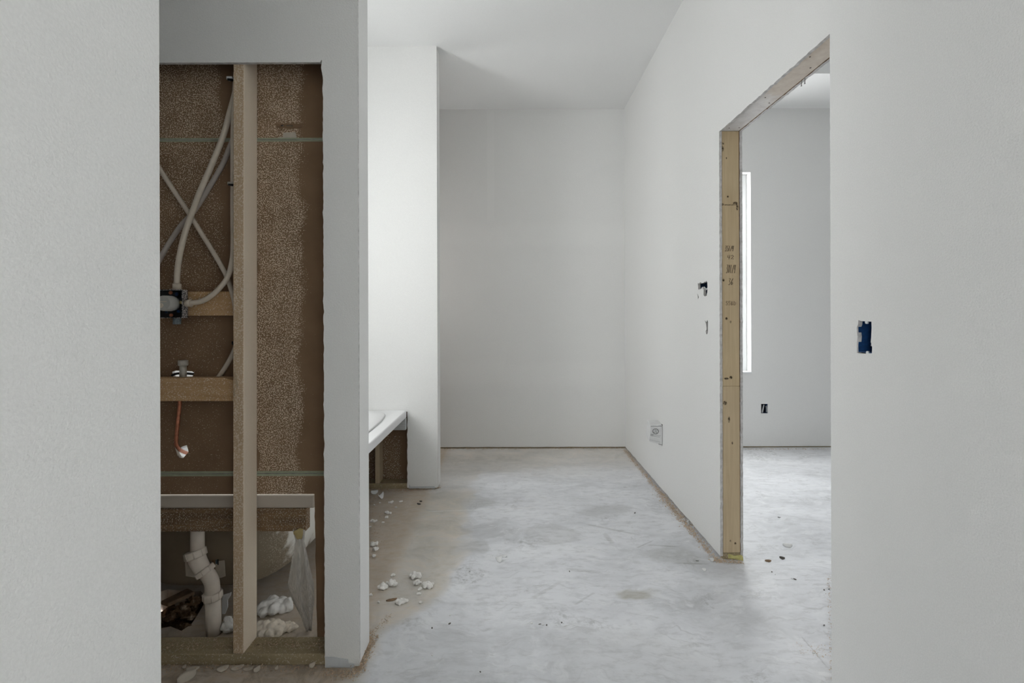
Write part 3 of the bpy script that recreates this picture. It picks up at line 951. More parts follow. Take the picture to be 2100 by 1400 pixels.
box('ledger', (-1.58, at(831.5, 870, 3.228).x, 3.228, Y2 - 0.001, 0.415, DZ0), GREYW, deck, bevel=0.003)
box('leg', (-1.59, -1.552, 1.80, 1.889, 0, DZ0), STUDP, deck)
box('leg', (-1.59, -1.552, 3.10, 3.189, 0, DZ0), STUDP, deck)


def superring(cx, cy, hx, hy, z, e=0.5, n=56):
    return [Vector((cx + hx * math.copysign(abs(math.cos(q)) ** e, math.cos(q)), cy + hy * math.copysign(abs(math.sin(q)) ** e, math.sin(q)), z)) for q in [2 * math.pi * k / n for k in range(n)]]


tub = thing('bathtub', 'built-in bathtub shell hanging in the deck, its tan end seen below the ledger', 'bathtub', (-1.2, 2.5, 0.12))
tb = MB()
tb.loft([superring(-1.21, 2.5, 0.20, 0.55, 0.128, 0.45), superring(-1.21, 2.5, 0.255, 0.618, 0.130, 0.45), superring(-1.21, 2.5, 0.282, 0.640, 0.145, 0.45), superring(-1.205, 2.5, 0.300, 0.655, 0.25, 0.45),
         superring(-1.205, 2.5, 0.318, 0.675, 0.488, 0.5), superring(-1.205, 2.5, 0.322, 0.685, 0.5435, 0.5),
         superring(-1.19, 2.5, 0.395, 0.735, 0.5440, 0.4), superring(-1.19, 2.5, 0.398, 0.738, 0.548, 0.4), superring(-1.19, 2.5, 0.39, 0.73, 0.553, 0.4),
         superring(-1.205, 2.5, 0.305, 0.665, 0.552, 0.5), superring(-1.205, 2.5, 0.295, 0.65, 0.53, 0.5), superring(-1.205, 2.5, 0.275, 0.62, 0.25, 0.5), superring(-1.205, 2.5, 0.20, 0.5, 0.165, 0.55)])
tbo = put(tb, 'shell', TUB, tub)
# printed sticker on the near end of the shell
YT = 1.847


def stick(mb_or_pts, name, m, dy, par):
    return sheet(name, [xz(*p, YT - dy) for p in mb_or_pts], [], lambda a, b: Vector((a, YT - dy - 0.06 * (H - 0.86 - b - 0.03) * 0, b)), (0, -1, 0), 0.0008, (m,) * 3, par)


lab = stick(((378.5, 1134), (398, 1130), (457, 1132), (460, 1141), (462.5, 1181), (455, 1184), (432, 1189), (381, 1181)), 'sticker', SCRAP, 0.0, tub)
lab['label'] = 'curling paper sticker with coloured print'
for pts, m in ((((383, 1152), (386, 1147.5), (386, 1157)), REDINK), (((391, 1162), (395, 1160), (396, 1164), (392, 1165)), BLACK), (((435, 1141), (441, 1141), (441, 1168), (435, 1168)), BROWNW),
               (((442, 1141), (445.5, 1141), (445.5, 1156), (442, 1156)), TEALINK), (((446, 1141), (448, 1141), (448, 1158), (446, 1158)), BLACK), (((419, 1141), (433, 1143), (433, 1144), (419, 1142)), INK),
               (((419, 1146), (422, 1146), (422, 1149), (419, 1149)), INK), (((421, 1151), (433, 1153), (433, 1154), (421, 1153)), INK)):
    stick(pts, 'print_mark', m, 0.001, lab)

# ------------------------------------------------------------------ pipes
def pipe(name, label, pix, r, m, cat='pipe', n=8, group='plastic water pipes in the stud bay'):
    pts = spline([at(*p) for p in pix], n)
    t = thing(name, label, cat, tuple(pts[-1]), group)
    put(MB().tube(pts, r), 'tube', m, t)
    return t


pa = pipe('water_pipe', 'thick white plastic pipe curving up from the top of the valve box',
          [(363, 592, 1.668), (363, 575, 1.668), (365, 546, 1.668), (371, 511, 1.668), (379.5, 477, 1.668), (389, 450, 1.668), (408, 398, 1.668), (431, 345, 1.668), (457, 281, 1.672), (470, 235, 1.678), (481, 195, 1.685), (487, 160, 1.69)], 0.0096, PEX)
put(MB().tube([at(363, 594, 1.668), at(363, 581.5, 1.668)], 0.0135), 'crimp_collar', PEX, pa)
pipe('water_pipe', 'plastic pipe with shade in its colour, slanting behind the others to lower left',
     [(490, 262, 1.700), (474, 295, 1.700), (455, 340, 1.700), (421, 397, 1.700), (397, 434, 1.700), (371, 463, 1.700), (346, 500, 1.700), (327, 533, 1.700), (312, 560, 1.700)], 0.0085, PEX_SHADE)
pc = pipe('water_pipe', 'thin white plastic pipe sloping down right then curling under the blocking',
          [(312, 318, 1.693), (330, 350, 1.693), (358, 393, 1.692), (387, 437, 1.690), (426, 499, 1.688), (448, 535, 1.688), (463, 563, 1.692), (471, 584, 1.694), (481, 620, 1.668), (485.5, 663, 1.668), (484, 706, 1.672), (471, 738, 1.690), (452, 768, 1.7045), (441, 782, 1.7075)], 0.0080, PEX)
pd = pipe('water_pipe', 'grey plastic pipe running down beside the stud and into the valve side',
          [(484, 150, 1.668), (479, 260, 1.668), (478.2, 350, 1.668), (478.2, 430, 1.667), (478.5, 500, 1.666), (476, 535, 1.664), (467, 568, 1.660), (447, 594, 1.656), (428, 610, 1.654), (410, 618.5, 1.652), (392, 621, 1.651), (382, 621.5, 1.651)], 0.0088, PEX)
put(MB().tube([at(392.5, 621, 1.651), at(381, 622, 1.651)], [0.0132, 0.0122]), 'crimp_collar', PEX, pd)

for px, py, m1, m2, lab_, s in ((470.5, 161, TAB, BLACK, 'uppermost white pipe clamp nailed to the stud', 1.0), (472, 376.5, CHROME, BLACK, 'grey speckled pipe clamp on the stud, below the uppermost one', 0.9), (480, 703, BLACK, BLACK, 'small black pipe clamp on the stud above the lower blocking', 0.8)):
    Yc = 1.655
    p = at(px, py, Yc)
    t = thing('pipe_clamp', lab_, 'pipe clamp', tuple(p), 'pipe clamps on the stud')
    put(MB().box(p.x - 0.009 * s, p.x + 0.012, Yc - 0.004, Yc + 0.012, p.z - 0.004 * s, p.z + 0.007 * s), 'strap', m1, t, bevel=0.002)
    put(MB().tube([p + Vector((-0.004, -0.002, -0.004 * s)), p + Vector((0.012, -0.002, -0.006 * s))], 0.0045 * s, 8), 'nail', m2, t)

# shower valve in its black plaster guard
vb = at(350, 622, 1.64)
valve = thing('shower_valve', 'shower valve with grey round cap in a dusty black guard box', 'valve', (vb.x, 1.66, vb.z))
gx1 = at(374, 620, 1.638).x
gz0, gz1 = xz(374, 652, 1.638)[1], xz(374, 593.5, 1.638)[1]
gx0 = gx1 - (gz1 - gz0) - 0.02
put(MB().box(gx1 - 0.002, gx1, 1.638, 1.664, gz0, gz1), 'guard_side', DUSTBLACK, valve)
put(MB().box(gx0, gx0 + 0.002, 1.638, 1.664, gz0, gz1), 'guard_side', DUSTBLACK, valve)
put(MB().box(gx0 + 0.002, gx1 - 0.002, 1.638, 1.664, gz1 - 0.002, gz1), 'guard_side', DUSTBLACK, valve)
put(MB().box(gx0 + 0.002, gx1 - 0.002, 1.638, 1.664, gz0, gz0 + 0.002), 'guard_side', DUSTBLACK, valve)
put(MB().box(gx0 + 0.002, gx1 - 0.002, 1.664, 1.6685, gz0, gz1), 'guard_back', BLACK, valve)
cc = at(334, 621.5, 1.612)
ce = Vector((cc.x, 1.664, cc.z))
capo = put(MB().tube([cc, cc + Vector((0, 0.003, 0)), Vector((cc.x, 1.648, cc.z)), ce], [0.0235, 0.0262, 0.0268, 0.024], 28), 'cap', mat_plain('grey_cap_plastic', (0.48, 0.47, 0.44), 0.5, 0.06, 40), valve)
put(MB().tube([cc + Vector((-0.006, -0.004, -0.008)), cc + Vector((-0.006, 0.002, -0.008))], 0.008, 14), 'stem', PEX, capo)
put(MB().box(cc.x - 0.012, cc.x + 0.012, cc.y - 0.0015, cc.y, cc.z + 0.004, cc.z + 0.0065), 'cap_rib', PEX, capo)
for px, py, r, m in ((349, 600, 0.006, COPPER), (350, 646, 0.0055, COPPER), (369, 620, 0.0055, AMBER), (365, 638, 0.005, BLUE), (362, 603, 0.007, NAVY), (340, 640, 0.004, NAVY)):
    p = at(px, py, 1.658)
    put(MB().tube([p, p + Vector((0, 0.006, 0))], r, 10), 'screw', m, valve)
p = at(363, 660, 1.668)
put(MB().tube([p + Vector((0, 0, 0.014)), p + Vector((0, 0, -0.008))], 0.0125, 10), 'lower_port', mat_plain('pale_blue_plug', (0.24, 0.28, 0.30), 0.7, 0.25, 220), valve)

# capped stub pipe above the lower blocking
p = at(376, 757, 1.690)
t = thing('stub_pipe', 'short grey stub pipe with a square cap standing on the blocking', 'pipe', (p.x, p.y, p.z - 0.03))
put(MB().tube([at(375.5, 774, 1.690), at(375.5, 749, 1.690)], 0.0112), 'tube', CHROME, t)
put(MB().tube([at(375.5, 749.5, 1.690), at(375.5, 738.5, 1.690)], 0.0160, 8), 'cap', CHROME, t)
# chrome elbow half hidden in the hole behind it
p = at(373, 767, YE + 0.004)
el = thing('pipe_elbow', 'dark shiny elbow fitting half hidden in the hole behind the stub', 'pipe fitting', tuple(p))
put(MB().tube(spline([at(352, 770, 1.712), at(362, 766, 1.716), at(380, 765.3, 1.720), at(398, 767, 1.7215)], 6), 0.0042, 10), 'tube', BLACK, el)

# copper pipe below the blocking, bent away through a hole
cp = thing('copper_pipe', 'thin reddish copper pipe bent back through a ragged hole', 'pipe', tuple(at(361, 905, 1.69)))
put(MB().tube(spline([at(369, 815, 1.692), at(368, 836, 1.692), at(365, 865, 1.692), at(361.5, 900, 1.694), at(362, 912, 1.702), at(368, 921, 1.722), at(376, 926, 1.76), at(384, 929, 1.80)], 8), 0.0062, 12), 'tube', COPPER, cp)
# crumpled foil around the lower hole
fo = MB()
fc = at(363, 929, YE - 0.001)
put(fo.tube([at(359, 916, YE - 0.001), at(362.5, 923, YE - 0.002), at(366, 932, YE - 0.002), at(372, 938, YE - 0.001)], [0.0012, 0.0026, 0.0042, 0.002], 8), 'torn_edge', SCRAP, cp)

# PVC drain under the tub
dr = thing('drain_pipe', 'white plastic drain with slip nuts and an S bend behind the plate', 'drain pipe', tuple(at(438, 1300, 1.79)))
YD = 1.79
put(MB().tube([at(405, 1075, YD), at(405, 1136, YD)], 0.0235, 20), 'tailpiece', PVC, dr)


def nut(pa_, pb_, r, name='slip_nut'):
    a, b = at(*pa_), at(*pb_)
    mb = MB().tube([a, a.lerp(b, 0.15), a.lerp(b, 0.85), b], [r * 0.93, r, r, r * 0.95], 20)
    d = (b - a)
    x = d.normalized()
    o1 = x.orthogonal().normalized()
    o2 = x.cross(o1)
    for k in range(8):
        q = 2 * math.pi * k / 8 + 0.3
        w = o1 * math.cos(q) + o2 * math.sin(q)
        mb.tube([a.lerp(b, 0.05) + w * r * 0.98, b.lerp(a, 0.05) + w * r * 0.98], 0.0024, 5)
    return put(mb, name, PVC, dr)


nut((399, 1128, YD), (402.5, 1143, YD - 0.003), 0.0365)
put(MB().tube(spline([at(402, 1138, YD), at(406, 1150, YD), at(413, 1163, YD), at(420, 1172, YD)], 6), [0.031 - 0.004 * k / 18 for k in range(19)], 20), 'elbow', PVC, dr)
nut((417, 1166, YD), (423, 1175, YD), 0.0345)
put(MB().tube(spline([at(420, 1170, YD), at(429, 1182, YD), at(434, 1193, YD), at(435.5, 1205, YD), at(436, 1222, YD)], 6), 0.0255, 20), 'elbow', PVC, dr)
nut((435.5, 1213, YD), (436.5, 1228, YD), 0.0325)
put(MB().tube([at(436.5, 1222, YD), at(439, 1308, YD)], [0.0262, 0.0252], 20), 'standpipe', PVC, dr)

# ------------------------------------------------------------------ hanging plastic film
fl = MB()
NS, NT = 14, 30
prof_c = [(0.0, 613, 1086, 13, 1.726), (0.15, 615, 1108, 9, 1.728), (0.35, 615.5, 1150, 18, 1.73), (0.55, 617, 1195, 27, 1.735), (0.7, 622, 1225, 23, 1.75), (0.85, 629, 1258, 12, 1.775), (1.0, 634, 1292, 5, 1.80)]
grid = []
for j in range(NT + 1):
    t = j / NT
    for k in range(len(prof_c) - 1):
        a, b = prof_c[k], prof_c[k + 1]
        if a[0] <= t <= b[0] + 1e-6:
            s = (t - a[0]) / (b[0] - a[0])
            s = s * s * (3 - 2 * s)
            c = [a[i] + (b[i] - a[i]) * s for i in range(5)]
            break
    row = []
    for i in range(NS + 1):
        u = i / NS * 2 - 1
        fold = 0.007 * math.sin(u * 7 + t * 2.5) + 0.004 * math.sin(u * 15 + t * 5)
        pnt = at(c[1] + u * c[3], c[2] + 6 * u * u * t, c[4] + fold * (0.4 + 0.6 * t))
        pnt.z = max(pnt.z, 0.002)
        row.append(pnt)
    grid.append(row)
fl.add([p for r in grid for p in r], [(j * (NS + 1) + i, j * (NS + 1) + i + 1, (j + 1) * (NS + 1) + i + 1, (j + 1) * (NS + 1) + i) for j in range(NT) for i in range(NS)], True)
fth = thing('plastic_film', 'milky strip of plastic film hanging from the ledger to the floor', 'plastic film', tuple(at(617, 1250, 1.75)))
flo = put(fl, 'film', FILM, fth)
so = flo.modifiers.new('thickness', 'SOLIDIFY')
so.thickness = 0.0005
put(MB().blob(at(613.5, 1094, 1.726), 0.019, 3.0, 0.4, 2.0, squash=(0.95, 0.35, 1.0)), 'adhesive', AMBER, fth)

# ------------------------------------------------------------------ electrical boxes
def elec_box(label, X0, ya_, yb_, za_, zb_, depth, m, group='electrical boxes in the walls'):
    t = thing('outlet_box', label, 'outlet box', (X0 + depth, (ya_ + yb_) / 2, za_), group)
    w = 0.0022
    put(MB().box(X0 + depth - w, X0 + depth, ya_, yb_, za_, zb_), 'box_back', m, t)
    put(MB().box(X0, X0 + depth - w, ya_, ya_ + w, za_, zb_), 'box_side', m, t)
    put(MB().box(X0, X0 + depth - w, yb_ - w, yb_, za_, zb_), 'box_side', m, t)
    put(MB().box(X0, X0 + depth - w, ya_ + w, yb_ - w, zb_ - w, zb_), 'box_side', m, t)
    put(MB().box(X0, X0 + depth - w, ya_ + w, yb_ - w, za_, za_ + w), 'box_side', m, t)
    return t


ob = elec_box('blue outlet box in a ragged hole on the nearest part of the right wall', XR + 0.0045, 1.3385, 1.3985, 1.0795, 1.1785, 0.045, BLUE)
for px, py in ((1774, 660.5), (1776, 723)):
    Yq, Zq = on_right(px, py)
    put(MB().tube([Vector((XR + 0.003, Yq, Zq)), Vector((XR + 0.008, Yq, Zq))], 0.0048, 12), 'screw_tab', TAB, ob)
for px, py, r in ((1770, 689, 0.0016), (1774, 690.5, 0.0012), (1766, 703, 0.0014), (1772.5, 704, 0.0022), (1781, 676, 0.0014), (1769, 713, 0.0012)):
    Yq, Zq = on_right(px, py, XR + 0.045)
    put(MB().blob(Vector((XR + 0.0462, Yq, Zq)), r * 1.1, r * 900, 0.2, nu=8, nv=5), 'paint_drop', TAB, ob)
Yq, Zq = on_right(1787, 702, XR + 0.002)
put(MB().tube([Vector((XR + 0.004, Yq, Zq)), Vector((XR + 0.006, Yq + 0.006, Zq - 0.010))], 0.0014, 6), 'paper_shred', PAPER, ob)

ya_, yb_ = 2.465, 2.60
o2 = elec_box('dark blue switch box behind torn paper beside the door jamb', XR + T, ya_, yb_, 1.275, 1.375, 0.05, NAVY)
for pts in (((1444, 588), (1447, 592), (1450.5, 583)), ((1445, 596), (1448.5, 592), (1450, 589)), ((1449, 604), (1450.5, 598), (1449.5, 592))):
    q = [on_right(*p, XR + 0.010) for p in pts]
    put(MB().tube(spline([Vector((XR + 0.010 + 0.006 * k, a, b)) for k, (a, b) in enumerate(q)], 5), 0.0022, 6), 'wire', TAB, o2)
o3 = elec_box('narrow black box showing through a torn slit below the switch box', XR + T, 2.455, 2.525, 1.075, 1.19, 0.05, BLACK)
q = [on_right(*p, XR + 0.011) for p in ((1449.5, 662), (1449.8, 672), (1450.6, 681))]
put(MB().tube([Vector((XR + 0.013, a, b)) for a, b in q], 0.003, 6), 'wire', CHIPD, o3)

pb0, pb1 = at(1560.5, 848, YB), at(1576, 827.5, YB)
o4 = thing('outlet_box', 'small blue outlet box low on the wall seen through the doorway', 'outlet box', (pb0.x, YB + 0.06, pb0.z), 'electrical boxes in the walls')
yq = YB + T
put(MB().box(pb0.x, pb1.x, yq + 0.04, yq + 0.042, pb0.z, pb1.z), 'box_back', BLACK, o4)
put(MB().box(pb1.x - 0.002, pb1.x, yq, yq + 0.04, pb0.z, pb1.z), 'box_side', BLUE, o4)
put(MB().box(pb0.x, pb0.x + 0.002, yq, yq + 0.04, pb0.z, pb1.z), 'box_side', BLUE, o4)
put(MB().box(pb0.x + 0.002, pb1.x - 0.002, yq, yq + 0.04, pb1.z - 0.002, pb1.z), 'box_side', BLUE, o4)
put(MB().box(pb0.x + 0.002, pb1.x - 0.002, yq, yq + 0.04, pb0.z, pb0.z + 0.002), 'box_side', BLUE, o4)
put(MB().tube(spline([at(1563, 846, yq + 0.01), at(1564.5, 838, yq + 0.012), at(1566.5, 830, yq + 0.02)], 5), 0.006, 8), 'wire', TAB, o4)
put(MB().tube(spline([at(1572.5, 845, yq + 0.008), at(1572.5, 838, yq + 0.010), at(1571, 832, yq + 0.02)], 5), 0.008, 8), 'wire', mat_plain('grey_cable', (0.33, 0.36, 0.38), 0.6), o4)

# ------------------------------------------------------------------ printed carton box sticking out of the right wall
YK = 3.207
ck = at(1345, 912, YK)
ctn = thing('carton_box', 'small white printed box sticking out of the right wall near the floor', 'box', (XR, YK + 0.06, ck.z))
A = at(1331.5, 904.5, YK - 0.004)
B = at(1358.3, 911.5, YK)
Cc = at(1358.3, 870.5, YK)
D = at(1334, 871.5, YK - 0.004)
dv = Vector((0.012, 0.128, 0.004))
q = [A, B, B + Vector((0.0, 0.10, 0.006)), A + dv, D, Cc, Cc + Vector((0.0, 0.10, 0.010)), D + dv + Vector((0.003, 0, 0.004))]
put(MB().hexa(q), 'body', PAPER, ctn, bevel=0.002)


def face(u, v, off):
    p = (A.lerp(B, u)).lerp(D.lerp(Cc, u), v)
    n = (B - A).cross(D - A).normalized()
    return p + n * off


def quad(name, pts, m, par, off=0.0006):
    fr = [face(u, v, off) for u, v in pts]
    bk = [face(u, v, 0.0001) for u, v in pts]
    return put(MB().loft([bk, fr], smooth=False), name, m, par)


panel = quad('label_panel', ((0.0, 0.02), (0.97, 0.03), (0.97, 0.93), (0.05, 0.95)), mat_plain('grey_print_panel', (0.72, 0.72, 0.72), 0.8, 0.03, 60), ctn)
ringp = [face(0.44 + 0.235 * math.cos(a), 0.645 + 0.145 * math.sin(a), 0.0012) for a in [2 * math.pi * k / 24 for k in range(25)]]
put(MB().tube(ringp, 0.0019, 6), 'emblem_ring', INK, panel)
put(MB().tube([face(0.36, 0.70, 0.0012), face(0.48, 0.73, 0.0012), face(0.52, 0.68, 0.0012), face(0.44, 0.63, 0.0012), face(0.56, 0.55, 0.0012)], 0.0014, 5), 'emblem_mark', INK, panel)
put(MB().tube([face(0.36, 0.55, 0.0012), face(0.30, 0.62, 0.0012), face(0.34, 0.58, 0.0012)], 0.0016, 5), 'emblem_mark', INK, panel)
for (u0, u1, v0, th, m) in ((0.05, 0.32, 0.43, 0.030, INK), (0.34, 0.86, 0.42, 0.018, INKL), (0.05, 0.30, 0.36, 0.030, INK), (0.32, 0.80, 0.35, 0.018, INKL), (0.02, 0.85, 0.10, 0.010, INKL), (0.03, 0.95, 0.91, 0.040, INKL)):
    quad('print_line', ((u0, v0), (u1, v0), (u1, v0 + th), (u0, v0 + th)), m, panel, 0.0011)
put(MB().tube([face(0.90, 1.02, 0.001), face(1.0, 1.0, 0.001), face(0.98, 0.96, 0.0)], 0.0022, 6), 'torn_corner', CHIPD, ctn)
put(MB().add([B + Vector((0, -0.002, 0)), B + Vector((-0.03, -0.001, 0.003)), B + Vector((0.0, 0.05, -0.004)), B + Vector((0, -0.002, -0.006))], [(0, 1, 2), (0, 3, 1), (1, 3, 2), (0, 2, 3)]), 'flap', PAPER, ctn)

# ------------------------------------------------------------------ debris
def clump(px, py, w, h, seed, label, m=FLUFF, group='white insulation clumps on the slab', z=0.0, n=None):
    """Popcorn-like lump of insulation, w x h pixels, standing on the slab at the pixel of its foot."""
    b = on_floor(px, py, z)
    k = b.y / F
    rw, rh = w * k / 2, h * k
    rr = random.Random(seed)
    mb = MB()
    n = n or max(7, int(w * h / 18))
    for i in range(n):
        a, d = rr.uniform(0, 6.283), math.sqrt(rr.random())
        s = rr.uniform(0.16, 0.30) * min(rw, rh) + 0.0022
        x, y = rw * d * math.cos(a), rw * 0.7 * d * math.sin(a)
        zz = s * 0.8 + (1 - d * 0.75) * rr.uniform(0, 1) * max(0.0, rh * 0.55 - s)
        mb.blob(b + Vector((x, y, zz)), s, rr.random() * 50, 0.35, 2.2, 8, 6)
    mb.blob(b + Vector((0, 0, rh * 0.16)), rw * 0.62, seed, 0.5, 3.0, 14, 8, (1, 0.7, max(0.2, rh * 0.32 / (rw * 0.62))))
    o = put(mb, 'insulation_clump', m, None, b)
    rm = o.modifiers.new('merge', 'REMESH')
    rm.mode, rm.voxel_size, rm.use_smooth_shade = 'VOXEL', max(0.0022, rw / 16), True
    return tag(o, label, 'insulation', group)


clump(785, 1207, 18, 26, 1, 'tallest popcorn-like insulation clump on the open floor beside the end post')
clump(803, 1200, 20, 22, 2, 'insulation clump touching the right of the tallest popcorn clump')
clump(804.5, 1181, 10, 8, 3, 'tiny insulation tuft just above the two joined clumps')
clump(852, 1184, 24, 20, 4, 'broad insulation clump at the edge of the peach dust stain')
clump(855, 1198, 16, 18, 5, 'insulation clump hanging below the broad one')
clump(878, 1203, 24, 16, 6, 'knobbly insulation clump farthest right on the dusty floor')
clump(861, 1210, 12, 11, 7, 'small insulation clump left of the knobbly rightmost one')
clump(824, 1236, 22, 15, 8, 'insulation clump lying at the end of a brown sliver')
clump(863, 1237, 6, 11, 9, 'thin upright insulation tuft standing alone')
for i, (px, py, w, h) in enumerate(((768, 1118, 16, 14), (769, 1128, 14, 12), (766, 1142, 10, 10), (795, 1053, 14, 9), (792, 1062, 9, 7), (767, 1070, 14, 7), (802, 1031, 11, 6), (822, 1029, 7, 4), (812, 1041, 5, 6), (760, 1081, 5, 5), (785, 1072, 6, 4),
                                     (779, 1032, 5, 4), (767, 1036, 4, 4), (761, 1221, 7, 8), (777, 1235, 5, 5), (859, 1219, 9, 5))):
    clump(px, py, w, h, 20 + i, 'small white insulation crumb scattered by the tub front', group='small insulation crumbs by the tub')
# popcorn heap behind the plate, right and left of the stud
clump(562, 1252, 66, 34, 60, 'large white fluffy insulation heap right of the stud', n=60, group='insulation heaps behind the plate')
clump(548, 1300, 60, 44, 61, 'tan crumbly insulation heap against the bottom plate', FLUFFT, n=80, group='insulation heaps behind the plate')
clump(587, 1290, 40, 16, 62, 'low tan crumbs spilling right of the heap', FLUFFT, n=40, group='insulation heaps behind the plate')
clump(470, 1292, 34, 58, 63, 'pale insulation heap squeezed between the drain and the stud', n=70, group='insulation heaps behind the plate')
clump(588, 1240, 18, 12, 64, 'single round insulation lump beside the film', n=14, group='insulation heaps behind the plate')


def shard(px, py, w, h, ang, m, label, cat='debris', group=None, curl=0.3, name='drywall_scrap', thick=0.0015, z=0.0, depth=None):
    """Curled flake lying on the slab: an irregular outline bent along its length."""
    b = on_floor(px, py, z)
    k = b.y / F
    L, W = w * k / 2, (depth if depth else w * k * 0.3)
    rr = random.Random(int(px * 13 + py))
    nx, ny = 9, 4
    hz = h * k
    top, ca, sa_ = [], math.cos(ang), math.sin(ang)
    for j in range(ny + 1):
        for i in range(nx + 1):
            u, v = i / nx * 2 - 1, j / ny * 2 - 1
            ww = W * (1 - abs(u) ** 2.2) * (1 + 0.15 * rr.uniform(-1, 1)) + W * 0.12
            x, y = L * u, ww * v
            zz = thick + hz * (curl * u * u + (1 - curl) * (0.5 + 0.5 * v) * (1 - 0.3 * u * u)) + hz * 0.06 * rr.uniform(0, 1)
            top.append(b + Vector((x * ca - y * sa_, x * sa_ + y * ca, zz)))
    mb = MB()
    n1 = len(top)
    bot = [p - Vector((0, 0, thick)) for p in top]
    fs = []
    for j in range(ny):
        for i in range(nx):
            a = j * (nx + 1) + i
            fs.append((a, a + 1, a + nx + 2, a + nx + 1))
            fs.append((n1 + a, n1 + a + nx + 1, n1 + a + nx + 2, n1 + a + 1))
    rim = [i for i in range(nx + 1)] + [(j + 1) * (nx + 1) + nx for j in range(ny)] + [ny * (nx + 1) + i for i in range(nx - 1, -1, -1)] + [j * (nx + 1) for j in range(ny - 1, 0, -1)]
    for i in range(len(rim)):
        a, c = rim[i], rim[(i + 1) % len(rim)]
        fs.append((a, n1 + a, n1 + c, c))
    mb.add(top + bot, fs, True)
    o = put(mb, name, m, None, b)
    return tag(o, label, cat, group)


shard(383, 1392, 34, 12, 0.9, SCRAP, 'pale pointed paper scrap on the dusty floor before the plate, nearest the camera', depth=0.012, curl=0.1)
shard(395, 1373, 26, 5, 0.2, SCRAP, 'pale curled scrap just above the pointed one', depth=0.008)
shard(457, 1373, 22, 6, 0.5, SCRAP, 'pale scrap below the split in the bottom plate', depth=0.010)
shard(487, 1371, 24, 5, 0.5, SCRAP, 'long pale scrap below the foot of the stud', depth=0.007)
shard(508, 1373, 20, 3, 0.1, SCRAP, 'flat thin pale scrap right of the stud foot', depth=0.006)
shard(527, 1376, 14, 9, 1.0, SCRAP, 'upturned pale scrap in the middle of the dusty floor', depth=0.006)
shard(567, 1372, 8, 6, 1.2, SCRAP, 'tiny pale flake between the upturned scrap and the post', depth=0.004)
shard(640, 1367, 12, 8, 0.8, SCRAP, 'pale flake close to the post at the bottom plate', depth=0.006)
shard(378, 1369, 8, 5, 1.1, SCRAP, 'tiny flake at the left end of the bottom plate', depth=0.004)
shard(449, 1352, 7, 16, 1.4, SCRAP, 'pale vertical splinter leaning on the plate face', depth=0.004, curl=0.6)
shard(1023, 1151, 15, 13, 0.5, CHIPW, 'bright white plaster chip alone in the middle of the floor', depth=0.012, curl=0.5)
shard(1034, 1142, 9, 4, 0.2, CHIPW, 'smaller chip behind the bright white plaster chip', depth=0.006)
shard(803, 1231, 22, 3, 0.35, BROWNW, 'thin brown wood sliver pointing at an insulation clump', depth=0.005, name='wood_sliver')
shard(1615, 1120, 18, 5, -0.2, CHIPW, 'white curled flake on the floor inside the doorway', depth=0.012)
shard(1575, 1151, 13, 3, 0.0, BROWNW, 'flat brown chip just past the door jamb', depth=0.006)
shard(1604, 1146, 10, 5, -0.5, CHIPD, 'dark slanted chip inside the doorway', depth=0.005)
shard(1444, 1169, 9, 3, -0.1, CHIPW, 'white flake left of the door jamb foot', depth=0.008)
shard(1460, 1150, 10, 6, 0.4, CHIPW, 'white flake at the foot of the right wall by the jamb', depth=0.008)
shard(1412, 1075, 12, 9, 0.9, CHIPW, 'white torn plaster bit at the base of the right wall', depth=0.008)
shard(781, 1022, 14, 14, 1.0, CHIPW, 'white crumpled paper piece by the far tub corner', depth=0.012, curl=0.6)
shard(768, 1012, 14, 8, 0.3, CHIPW, 'white torn paper by the far plate beside the post', depth=0.012)
shard(859, 1034, 9, 2, -0.4, CHIPD, 'larger dark fleck on the dusty floor near the far column', depth=0.005)
shard(863, 1028.5, 6, 2, -0.3, CHIPD, 'smaller dark fleck near the far column', depth=0.004)
for i, (px, py) in enumerate(((923, 1262), (922, 1279), (886, 1288), (886, 1344), (963, 1172), (1107, 1280), (1113, 1282), (1121, 1282), (1152, 1277), (1090, 1278), (1302, 1052), (1168, 1172), (1010, 1140), (1430, 1150),
                              (1700, 1208), (1590, 1178), (1583, 1173), (1630, 1188), (1668, 1339), (1690, 1210), (985, 1378), (1625, 1187), (1598, 1061), (1690, 1282), (1712, 1170))):
    shard(px, py, 3 + (i * 7) % 4, 1.2, i * 0.7, CHIPD if i % 3 else CHIPW, 'tiny grit fleck lying on the bare concrete', depth=0.0022, group='grit flecks on the slab', name='grit_fleck', thick=0.0015)

# yellow foam under the end of the jamb
fp = on_floor(1509, 1151)
fy = D1 - 0.004
fz0, fz1 = 0.001, 0.0285
fa, fb = at(1494.5, 1148, fy).x, at(1523, 1148, fy).x
ym = MB().loft([[Vector((fa, fy + 0.004, fz0 + 0.006)), Vector((fb, fy - 0.008, fz0)), Vector((fb - 0.004, fy - 0.010, fz1 - 0.006)), Vector((fa + 0.03, fy, fz1 - 0.009)), Vector((fa, fy + 0.004, fz1 - 0.001))],
                [Vector((fa, fy + 0.006, fz0 + 0.006)), Vector((fb, fy + 0.0055, fz0)), Vector((fb - 0.004, fy + 0.0055, fz1 - 0.006)), Vector((fa + 0.03, fy + 0.0055, fz1 - 0.009)), Vector((fa, fy + 0.006, fz1 - 0.001))]], smooth=False)
tag(put(ym, 'foam_strip', YELLOW, None, (fp.x, fy, 0)), 'yellow foam strip stuffed under the foot of the door jamb', 'foam')

